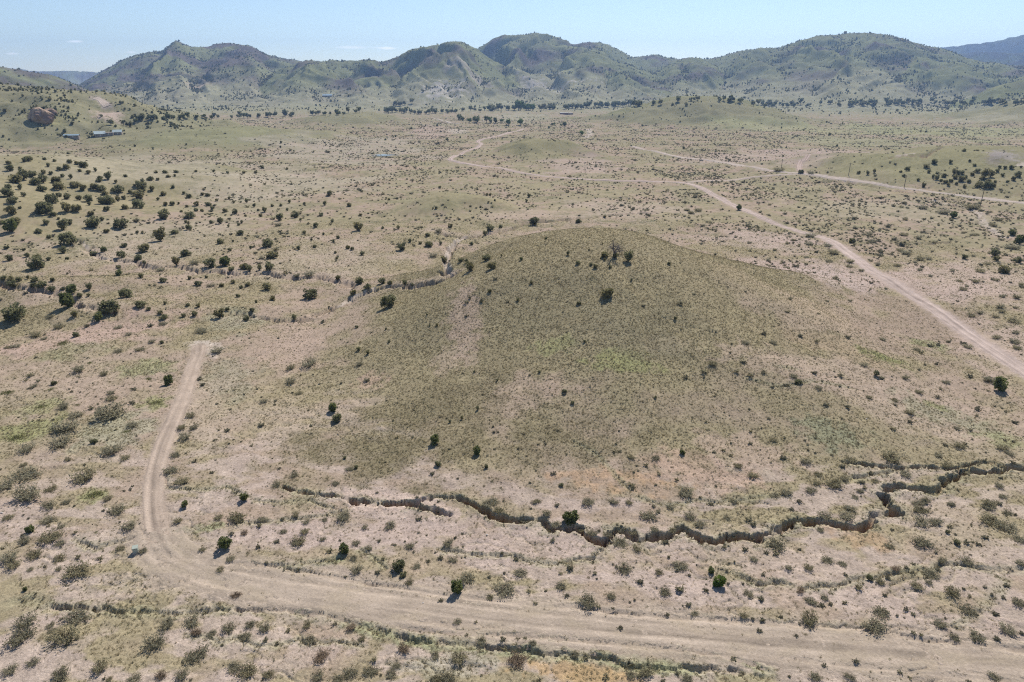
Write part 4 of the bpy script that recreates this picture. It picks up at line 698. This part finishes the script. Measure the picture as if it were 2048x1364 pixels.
# ------------------------------------------------------------------ masses nobody could count: grass tufts, small scrub, far junipers
def scatter(name, label, pts, scl, meshes, seed, zs=None):
    coll = bpy.data.collections.new(name+'_sources')
    for k, me in enumerate(meshes): coll.objects.link(bpy.data.objects.new('%s_source' % name, me))
    me = bpy.data.meshes.new(name); n = len(pts); me.vertices.add(n); me.vertices.foreach_set('co', np.asarray(pts, np.float32).ravel())
    g = np.random.default_rng(seed); zs = np.ones(n) if zs is None else zs
    a = me.attributes.new('sc', 'FLOAT_VECTOR', 'POINT'); a.data.foreach_set('vector', np.c_[scl, scl, scl*zs].astype(np.float32).ravel())
    a = me.attributes.new('rot', 'FLOAT_VECTOR', 'POINT'); a.data.foreach_set('vector', np.c_[np.zeros(n), np.zeros(n), g.uniform(0, 6.28, n)].astype(np.float32).ravel())
    a = me.attributes.new('vi', 'INT', 'POINT'); a.data.foreach_set('value', g.integers(0, len(meshes), n).astype(np.int32))
    o = link(bpy.data.objects.new(name, me)); tag(o, label, kind='stuff')
    nt = bpy.data.node_groups.new(name, 'GeometryNodeTree')
    nt.interface.new_socket('Geometry', in_out='INPUT', socket_type='NodeSocketGeometry'); nt.interface.new_socket('Geometry', in_out='OUTPUT', socket_type='NodeSocketGeometry')
    gi, go = nt.nodes.new('NodeGroupInput'), nt.nodes.new('NodeGroupOutput'); ip = nt.nodes.new('GeometryNodeInstanceOnPoints')
    ci = nt.nodes.new('GeometryNodeCollectionInfo'); ci.inputs[0].default_value = coll; ci.inputs[1].default_value = True; ci.inputs[2].default_value = True
    def attr(nm, ty): x = nt.nodes.new('GeometryNodeInputNamedAttribute'); x.data_type = ty; x.inputs[0].default_value = nm; return x.outputs[0]
    ip.inputs['Pick Instance'].default_value = True
    e2r = nt.nodes.new('FunctionNodeEulerToRotation'); nt.links.new(attr('rot', 'FLOAT_VECTOR'), e2r.inputs[0])
    for a, b in ((gi.outputs[0], ip.inputs['Points']), (ci.outputs[0], ip.inputs['Instance']), (attr('vi', 'INT'), ip.inputs['Instance Index']), (e2r.outputs[0], ip.inputs['Rotation']), (attr('sc', 'FLOAT_VECTOR'), ip.inputs['Scale']), (ip.outputs[0], go.inputs[0])): nt.links.new(a, b)
    md = o.modifiers.new('scatter', 'NODES'); md.node_group = nt; return o
CELL = np.gradient(rr)[:, None]*np.gradient(az)[None, :]*RR
def sample(dens, n, seed, fov=R(42)):
    """n random spots on the terrain, as thick as dens (per square metre, relative)"""
    g = np.random.default_rng(seed); w = (dens*CELL*(np.abs(AZ) < fov)).ravel(); w = np.clip(w, 0, None); c = np.cumsum(w); k = np.searchsorted(c, g.uniform(0, c[-1], n)); k = np.clip(k, 0, w.size-1)
    i, j = np.divmod(k, NA); dr = np.gradient(rr)[i]; da = np.gradient(az)[j]
    r_ = RR.ravel()[k]+g.uniform(-.5, .5, n)*dr; a_ = AZ.ravel()[k]+g.uniform(-.5, .5, n)*da; x, y = r_*np.sin(a_), r_*np.cos(a_)
    return np.c_[x, y, glook(GZ, x, y)], g
def tuft_mesh(seed, m, n=15, sp=.5):
    g = np.random.default_rng(seed); V = []; F = []
    for i in range(n):
        a = g.uniform(0, 6.28); b = g.uniform(.05, .28); t = np.array((math.cos(a), math.sin(a), 0)); s = np.array((-math.sin(a), math.cos(a), 0))*g.uniform(.05, .10)
        p = t*b*g.uniform(.2, 1); tip = t*(b+sp*g.uniform(.3, .8))+np.array((0, 0, g.uniform(.35, .75))); o = len(V); V += [p-s, p+s, tip]; F.append((o, o+1, o+2))
    return mesh_np('tuft', V, F, m, smooth=False)
onroad = np.zeros(GZ.shape, bool)
for (nm, lb, hw, col, pts), P in zip(ROADS, road_lines):
    m, d, f = line_dist(GX, GY, P, hw*(1.0 if nm != 'bladed_track' else .7)+(1.5 if nm == 'dirt_road' else 0)); onroad |= m
trackm = line_dist(GX, GY, road_lines[0], 3.6)[0]; den = np.clip(GRASS, .12, 2.0)*(1-sstep(.15, .5, GULLY))*(RR < 330)*(RR > 35)*np.where(trackm, .35, 1-onroad.astype(float))*np.interp(RR, [0, 120, 220, 330], [1.15, 1.0, .8, .25])
pts, g = sample(den, 210000, 21); sc = g.uniform(.24, .55, len(pts))*np.interp(np.hypot(pts[:, 0], pts[:, 1]), [60, 300], [.85, 1.25])
gg = glook(C[..., 1]/C[..., 0], pts[:, 0], pts[:, 1]) > .985
T1 = [tuft_mesh(700+i, LM['grass']) for i in range(4)]; T2 = [tuft_mesh(710+i, LM['grassg']) for i in range(2)]
T3 = [tuft_mesh(720+i, LM['scrub'], 14, .4) for i in range(3)]
pts[:, 2] -= .02
scatter('grass_tufts', 'dry bunch grass tufts all over the near ground', pts[~gg], sc[~gg], T1+T1+T2+T3[:1], 1, np.full((~gg).sum(), .5))
scatter('green_grass_tufts', 'greener grass tufts on patches and rill edges', pts[gg], sc[gg]*1.1, T2+T2+T1[:1], 2, np.full(gg.sum(), .55))
# small scrub between the measured shrubs and over the plain
smes = [DATA['desert_shrub'][k][1][t] for k, t in ((0, 'grey'), (1, 'oliv2'), (3, 'grey'), (4, 'oliv2'))]
lowp = [make_mesquite(800+i, .6, 130, .14, 7) for i in range(5)]
def one(name, ct, k): V, F = join([ct[0], ct[1]]); return mesh_np(name, V, F, mats=[LM[k], M_BARK], midx=[0]*len(ct[0][1])+[1]*len(ct[1][1]), smooth=False)
LP = [one('scrub', c, k) for c, k in zip(lowp, ('scrub', 'scrub', 'grey', 'scrub', 'oliv2'))]
rp = PP[REST] if REST else np.zeros((0, 3)); rs = np.array([PL[i][4] for i in REST])/SC[REST]
flatw = (1-hillw)
clump = RILL*2.5*(RR < 320)+sstep(-.25, .5, fbm(GX/16, GY/16, 3, 611))
pts, g = sample((.010+.035*clump)*(RR > 40)*(RR < 300)*(.25+.75*flatw)*(~onroad), 3200, 31)
s2 = g.uniform(.25, .75, len(pts))*g.uniform(.6, 1.2, len(pts))
scatter('small_scrub', 'tiny scattered scrub plants between the larger shrubs', np.vstack([rp, pts]), np.r_[rs*1.0, s2], LP, 3, np.full(len(rp)+len(pts), .8))
clump2 = sstep(-.35, .45, fbm(GX/55, GY/55, 4, 613))
eastp = sstep(60, 160, GX)*(RR < 560)
pts, g = sample((RR > 230)*(RR < 1500)*(~onroad)*(.12+.88*clump2)*(1-.88*hillw)*(1+1.2*eastp)*(1-.8*sstep(.93, .99, C[..., 1]/C[..., 0])*(RR > 600))*np.interp(RR, [230, 300, 900, 1500], [.4, 1, .55, .15])*(OWN < 0), 27000, 41)
d_ = np.hypot(pts[:, 0], pts[:, 1]); s3 = g.lognormal(-.05, .38, len(pts))*np.interp(d_, [230, 400, 900, 1500], [.9, 1.15, 1.5, 1.9])
scatter('plain_scrub', 'grey-green scrub dotting the valley plain', pts, s3, LP, 4, np.full(len(pts), .8))
fj = [one('far_juniper', make_juniper(820+i, t, 90, .26), k) for i, (t, k) in enumerate(((.8, 'dark'), (.9, 'dark'), (.7, 'olive'), (.85, 'dark')))]
slope = 1-NN[:, 2].reshape(NR, NA)
tw = np.zeros(GZ.shape); mt = (OWN >= 0) & (RR < 5200)
con = sstep(.0, .5, fbm(GX/170, GY/170, 4, 621)+.35*fbm(GX/40, GY/40, 2, 623))
tw[mt] = (.07+.93*con[mt]**1.5); tw[mt & np.isin(OWN, (3, 4, 5))] *= 1.5; tw[mt & np.isin(OWN, (7,))] *= .3; tw[mt & np.isin(OWN, (11, 12))] *= 1.4
cu = np.zeros(GZ.shape); lap = np.zeros(GZ.shape); lap[:, 6:-6] = GZ[:, 12:]+GZ[:, :-12]-2*GZ[:, 6:-6]; tw *= .5+3.5*sstep(0, .02, lap/np.maximum(RR, 1)*2)
hl = (RR > 700) & (RR < 2600) & (OWN < 0)
tw[hl] += (.06+.5*sstep(.15, .6, fbm(GX[hl]/90, GY[hl]/90, 3, 625)))*np.where(np.isin(OWNH[hl], (6,)), 7.0, np.where(np.isin(OWNH[hl], (5,)), .8, np.where(RR[hl] > 1900, 1.2, .10)))
pts, g = sample(tw*np.interp(RR, [700, 2500, 4500], [1, 1, .7]), 34000, 51)
d_ = np.hypot(pts[:, 0], pts[:, 1]); s4 = g.lognormal(0, .33, len(pts))*np.interp(d_, [700, 1500, 2500, 4500], [2.2, 2.6, 3.6, 5.0])
scatter('far_juniper_woodland', 'dark junipers sprinkled over the distant hills', pts, s4, fj, 5)

# ------------------------------------------------------------------ buildings, poles and other made things
M_ROOF = plain_mat('pale_metal_roof', (.46, .52, .50), (.36, .42, .42), 2, .4, .5, .0); M_ROOFB = plain_mat('blue_grey_roof', (.34, .43, .47), (.26, .34, .38), 2, .4, .5)
M_WALLT = plain_mat('ranch_wall', (.36, .30, .25), (.28, .23, .20), 3); M_ADOBE = plain_mat('adobe_wall', (.33, .19, .15), (.24, .14, .115), 2); M_TRIM = plain_mat('white_trim', (.7, .68, .64), None, 3)
M_GLASS = plain_mat('window_glass', (.04, .05, .06), (.03, .035, .04), 1, .1, .6); M_POLE = plain_mat('pole_wood', (.13, .105, .085), (.08, .065, .055), 6); M_BOX = plain_mat('green_box_paint', (.40, .43, .36), (.33, .36, .30), 4, .5, .4)
M_STONE = plain_mat('pale_stone', (.58, .52, .45), (.44, .38, .33), 6)
def bbox(x0, x1, y0, y1, z0, z1):
    V = np.array([(x, y, z) for z in (z0, z1) for y in (y0, y1) for x in (x0, x1)], float)
    return V, np.array([(0, 2, 3, 1), (4, 5, 7, 6), (0, 1, 5, 4), (2, 6, 7, 3), (0, 4, 6, 2), (1, 3, 7, 5)])
def part(name, vf, mat, parent, smooth=False): o = link(bpy.data.objects.new(name, mesh_np(name, vf[0], vf[1], mat, smooth=smooth))); o.parent = parent; return o
def root(name, p, rz, label, cat, group=None): o = link(bpy.data.objects.new(name, None)); o.location = p; o.rotation_euler = (0, 0, rz); o.empty_display_size = .3; return tag(o, label, cat, group)
def gable(L, Wd, ze, zr, ov=.5, t=.15):
    """two thick roof slopes along x"""
    out = []
    for s in (-1, 1):
        a, b = (s*(Wd/2+ov), ze-ov*(zr-ze)/(Wd/2)), (0, zr); V = []
        for x in (-L/2-ov, L/2+ov): V += [(x, a[0], a[1]), (x, b[0], b[1]), (x, b[0], b[1]+t), (x, a[0], a[1]+t)]
        out.append((np.array(V, float), np.array([(0, 1, 2, 3), (4, 7, 6, 5), (0, 4, 5, 1), (1, 5, 6, 2), (2, 6, 7, 3), (3, 7, 4, 0)])))
    return out
def building(name, px, py, L, Wd, ze, zr, rz, label, roofm, wallm, nwin=3):
    p = ground_at([px], [py], GZ)[0]; r0 = root(name, (p[0], p[1], p[2]-.3), rz, label, 'building')
    V, F = bbox(-L/2, L/2, -Wd/2, Wd/2, -2.0, ze); w = part('wall', (V, F), wallm, r0)
    if zr > ze+.6:
        for s in (-1, 1): part('gable', (np.array([(s*L/2, -Wd/2, ze), (s*L/2, Wd/2, ze), (s*L/2, 0, zr), (s*(L/2-.2), -Wd/2, ze), (s*(L/2-.2), Wd/2, ze), (s*(L/2-.2), 0, zr)], float), np.array([(0, 1, 2), (3, 5, 4)])), wallm, r0)
        for vf in gable(L, Wd, ze, zr): part('roof_slope', vf, roofm, r0)
    else:
        rf = part('roof', bbox(-L/2-.3, L/2+.3, -Wd/2-.3, Wd/2+.3, ze+.003, zr), roofm, r0)
    for k in range(nwin):
        x = -L/2+L*(k+.5)/nwin
        if k == nwin//2: part('door', bbox(x-.5, x+.5, -Wd/2-.05, -Wd/2+.05, .3, 2.4), M_TRIM, r0)
        else:
            q = part('window', bbox(x-.8, x+.8, -Wd/2-.05, -Wd/2+.05, 1.1, 2.3), M_TRIM, r0); part('pane', bbox(x-.7, x+.7, -Wd/2-.07, -Wd/2-.052, 1.2, 2.2), M_GLASS, q)
    return r0
building('ranch_house', 200, 272, 11, 9, 3.0, 5.6, R(35), 'ranch house with pale metal gable roof below the rock outcrop', M_ROOF, M_WALLT)
building('ranch_annex', 219, 270, 10, 6, 2.6, 3.2, R(15), 'low flat-roofed annex between two metal-roofed ranch houses', M_WALLT, M_WALLT, 3)
building('ranch_house', 236, 268, 9, 8, 2.8, 5.0, R(20), 'second ranch house with pale green roof half hidden by trees', M_ROOF, M_WALLT)
building('long_shed', 144, 275, 15, 5, 2.6, 3.6, R(14), 'long low metal shed standing apart from the ranch house', M_ROOFB, M_WALLT, 4)
building('adobe_house', 1128, 229, 18, 12, 4.0, 4.5, R(6), 'brown flat-roofed house in the valley bottom', M_TRIM, M_ADOBE, 5)
building('adobe_wing', 1141, 229, 10, 10, 3.2, 3.7, R(6), 'lower pale-roofed wing beside the brown house', M_TRIM, M_ADOBE, 3)
building('hill_house', 655, 193, 28, 16, 3.5, 7.5, R(10), 'lone blue-roofed house on the green foothill', M_ROOFB, M_WALLT, 5)
for k, (px, py, w, t) in enumerate([(133,275,5,'cott'),(159,274,4,'dark'),(183,274,7,'dark'),(178,276,5,'dark'),(222,263,3,'dark'),(238,267,5,'dark'),(243,266,5,'cott'),(249,269,4,'dark'),(208,280,5,'dark'),(222,250,11,'dark'),(247,251,9,'dark'),(259,254,13,'dark'),(272,246,9,'cott'),(303,247,4,'dark')]):
    p = ground_at([px], [py], GZ)[0]; s = w/px_per_m(p)*1.1/.8; o = link(bpy.data.objects.new('yard_tree', DATA['cottonwood_tree'][k % 4][1][t])); o.location = p; o.scale = (s, s, s*.8); o.rotation_euler = (0, 0, k*1.3)
    tag(o, '%s %s yard tree around the ranch houses, %s from the left' % ('small' if w < 8 else 'bushy', TINT[t], ORD[sorted((133, 159, 183, 178, 222.1, 238, 243, 249, 208, 222, 247, 259, 272, 303)).index(222.1 if (px, py) == (222, 263) else px)]), 'tree', 'yard trees of the ranch')
for px, py, ht, lb in ((1562, 341, 8, 'utility pole beside the bushes at the road junction'), (1697, 351, 8.5, 'utility pole below the grassy juniper slope'), (1808, 376, 8, 'utility pole beside the middle of the straight road'), (1961, 410, 8.5, 'utility pole near the sandy wash and straight road')):
    p = ground_at([px], [py], GZ)[0]; r0 = root('utility_pole', p, R(-25), lb, 'pole', 'utility poles along the straight road')
    part('mast', tube([(0, 0, -.5), (0, 0, ht*.5), (.02, 0, ht)], [.19, .17, .13], 8), M_POLE, r0); c = part('crossarm', bbox(-1.2, 1.2, -.16, -.05, ht-.75, ht-.60), M_POLE, r0)
    for x in (-1.05, -.35, .35, 1.05): part('insulator', tube([(x, -.1, ht-.6), (x, -.1, ht-.42)], [.05, .04], 6), M_TRIM, c)
p = ground_at([272], [1104], GZ)[0]; r0 = root('utility_box', p, R(20), 'pale green metal utility box beside the track bend', 'box')
part('cabinet', bbox(-.32, .32, -.3, .3, .08, .72), M_BOX, r0); part('plinth', bbox(-.38, .38, -.36, .36, -.15, .079), M_STONE, r0)
part('lid', (np.array([(-.36, -.34, .722), (.36, -.34, .722), (.36, .34, .722), (-.36, .34, .722), (-.36, -.34, .78), (.36, -.34, .78), (.36, .34, .90), (-.36, .34, .90)], float), np.array([(0, 3, 2, 1), (4, 5, 6, 7), (0, 1, 5, 4), (1, 2, 6, 5), (2, 3, 7, 6), (3, 0, 4, 7)])), M_BOX, r0); part('door', bbox(-.27, .27, -.325, -.302, .14, .66), M_BOX, r0)
# dead tree on top of the hill
p = ground_at([1228], [514], GZ)[0]; r0 = root('dead_tree', p, 0, 'bare grey-purple dead tree on top of the grassy hill', 'tree'); r0.scale = (1.45, 1.45, 1.3)
gd = np.random.default_rng(77); part('trunk', tube([(0, 0, -.3), (.08, 0, .5), (0, .1, 1.1)], [.26, .2, .17], 7), M_DEAD, r0)
def limb(p0, d, L, rad, dep, out):
    n = 4; P = [p0]; dd = np.array(d, float)
    for i in range(n): dd = dd+gd.normal(size=3)*.22; dd[2] += .03; dd /= np.linalg.norm(dd); P.append(P[-1]+dd*L/n)
    out.append(tube(P, np.linspace(rad, rad*.45, n+1), 4))
    if dep:
        for i in range(4): limb(P[gd.integers(2, n+1)], dd+gd.normal(size=3)*.75, L*.68, rad*.5, dep-1, out)
for k in range(7):
    a = 6.283*k/7+gd.uniform(-.3, .3); tw_ = []; limb(np.array((.02, .05, gd.uniform(.6, 1.05))), (math.cos(a)*.9, math.sin(a)*.9, gd.uniform(.5, 1.4)), 1.5, .095, 2, tw_); part('branch', join(tw_), M_DEAD, r0)
# rock outcrop on the scrubby hill
def rock(name, p, size, seed, mat, label, cat='rock', cut=.0, sub=4):
    bm = bmesh.new(); bmesh.ops.create_icosphere(bm, subdivisions=sub, radius=1); V = np.array([v.co[:] for v in bm.verts]); F = np.array([[v.index for v in f.verts] for f in bm.faces]); bm.free()
    g = np.random.default_rng(seed); d = V.copy()
    for i in range(22):                              # chop facets
        n = g.normal(size=3); n /= np.linalg.norm(n); h = g.uniform(.62, .9); q = V@n; V = V-np.clip(q-h, 0, None)[:, None]*n*.9
    V *= (1+.07*fbm(d[:, 0]*2.2+seed, d[:, 1]*2.2+d[:, 2]*3, 3, seed))[:, None]; V = V*np.array(size); o = link(bpy.data.objects.new(name, mesh_np(name, V, F, mat, smooth=False))); o.location = p; return tag(o, label, cat)
m_, nt_, out_ = node_mat('outcrop_rock'); b_ = NB(nt_); tc_ = b_.n('ShaderNodeTexCoord'); n_ = b_.noise(tc_.outputs['Object'], .12, 5, .65); n2_ = b_.noise(tc_.outputs['Object'], .6, 3, .6)
col_ = b_.mix(b_.ramp(n_, .4, .62), (.44, .32, .22, 1), (.23, .155, .13, 1)); col_ = b_.mix(b_.math('MULTIPLY', n2_, .5), col_, (.2, .15, .13, 1)); d_n = b_.n('ShaderNodeBsdfDiffuse'); nt_.links.new(col_, d_n.inputs[0]); nt_.links.new(d_n.outputs[0], out_.inputs[0]); M_OUT = m_
p = ground_at([72], [247], GZ)[0]; s_ = 1/px_per_m(p); rock('rock_outcrop', (p[0], p[1]+10, p[2]+8*s_), (30*s_, 22*s_, 23*s_), 5, M_OUT, 'big tan rock outcrop with a shadowed face on the scrubby hill', sub=5)
p = ground_at([92], [233], GZ)[0]; rock('rock_outcrop', (p[0], p[1]+8, p[2]+4*s_), (15*s_, 14*s_, 12*s_), 9, M_OUT, 'smaller sunlit rock shoulder beside the big outcrop')
for k, (px, py, w, lb) in enumerate([(974,1070,5,'pale boulder on the flat below the deepest gully cut'),(810,1037,4,'small white stone near the gully head'),(4,1026,6,'pale stone at the very edge of the flat'),(846,1206,4,'white stone on the bladed track'),(1733,838,4,'white stone on the slope near the green patch')]):
    p = ground_at([px], [py], GZ)[0]; s_ = w/2/px_per_m(p); rock('stone', (p[0], p[1], p[2]+.2*s_), (s_*1.2, s_, s_*.7), 40+k, M_STONE, lb, 'stone', sub=2)
# stock pond
m_, nt_, out_ = node_mat('pond_water'); b_ = NB(nt_); pr = b_.n('ShaderNodeBsdfPrincipled'); pr.inputs['Base Color'].default_value = (.22, .25, .24, 1); pr.inputs['Roughness'].default_value = .06; nt_.links.new(pr.outputs[0], out_.inputs[0])
c_ = ground_at([768, 745, 795], [311, 311, 311], GZ); rx = np.linalg.norm(c_[2, :2]-c_[1, :2])/2; a_ = np.linspace(0, 6.283, 41)[:-1]; q_ = 1+.16*np.sin(3*a_+1)+.10*np.sin(5*a_)
X_, Y_ = c_[0, 0]+rx*.85*q_*np.cos(a_), c_[0, 1]+rx*.55*q_*np.sin(a_); zt = glook(GZ, X_, Y_).max()+.35
V_ = np.r_[np.c_[X_, Y_, np.full(40, zt)], [[c_[0, 0], c_[0, 1], zt]]]; tag(link(bpy.data.objects.new('pond_water', mesh_np('pond_water', V_, [(i, (i+1) % 40, 40) for i in range(40)], m_))), 'small pale stock pond on the plain', kind='structure')
ban = []
for k_, (f0, f1, z0, z1) in enumerate(((1.0, 1.12, -.1, .25), (1.12, 1.5, .25, -2.0))): ban.append((np.r_[np.c_[c_[0, 0]+(X_-c_[0, 0])*f0, c_[0, 1]+(Y_-c_[0, 1])*f0, np.full(40, zt+z0)], np.c_[c_[0, 0]+(X_-c_[0, 0])*f1, c_[0, 1]+(Y_-c_[0, 1])*f1, np.full(40, zt+z1)]], np.array([(i, (i+1) % 40, 40+(i+1) % 40, 40+i) for i in range(40)])))
V_, F_ = join(ban); tag(link(bpy.data.objects.new('pond_bank', mesh_np('pond_bank', V_, F_, M_ROAD, {'Col': np.tile((.38, .33, .25), (len(V_), 1)), 'veg': np.zeros(len(V_))}))), 'low earth bank around the stock pond', kind='structure')

# ------------------------------------------------------------------ haze
zt_ = float(GZ.max())+60; zb_ = float(GZ.min())-2
m_, nt_, out_ = node_mat('haze_air'); v_ = nt_.nodes.new('ShaderNodeVolumePrincipled'); v_.inputs['Color'].default_value = (.38, .60, 1.0, 1); v_.inputs['Density'].default_value = HAZE; v_.inputs['Anisotropy'].default_value = .3; nt_.links.new(v_.outputs[0], out_.inputs['Volume'])
V_, F_ = bbox(-9700, 9700, -400, 9700, zb_, zt_); hz_ = link(bpy.data.objects.new('haze', mesh_np('haze', V_, F_, m_, smooth=False))); tag(hz_, 'thin blue summer haze filling the valley air', kind='stuff')
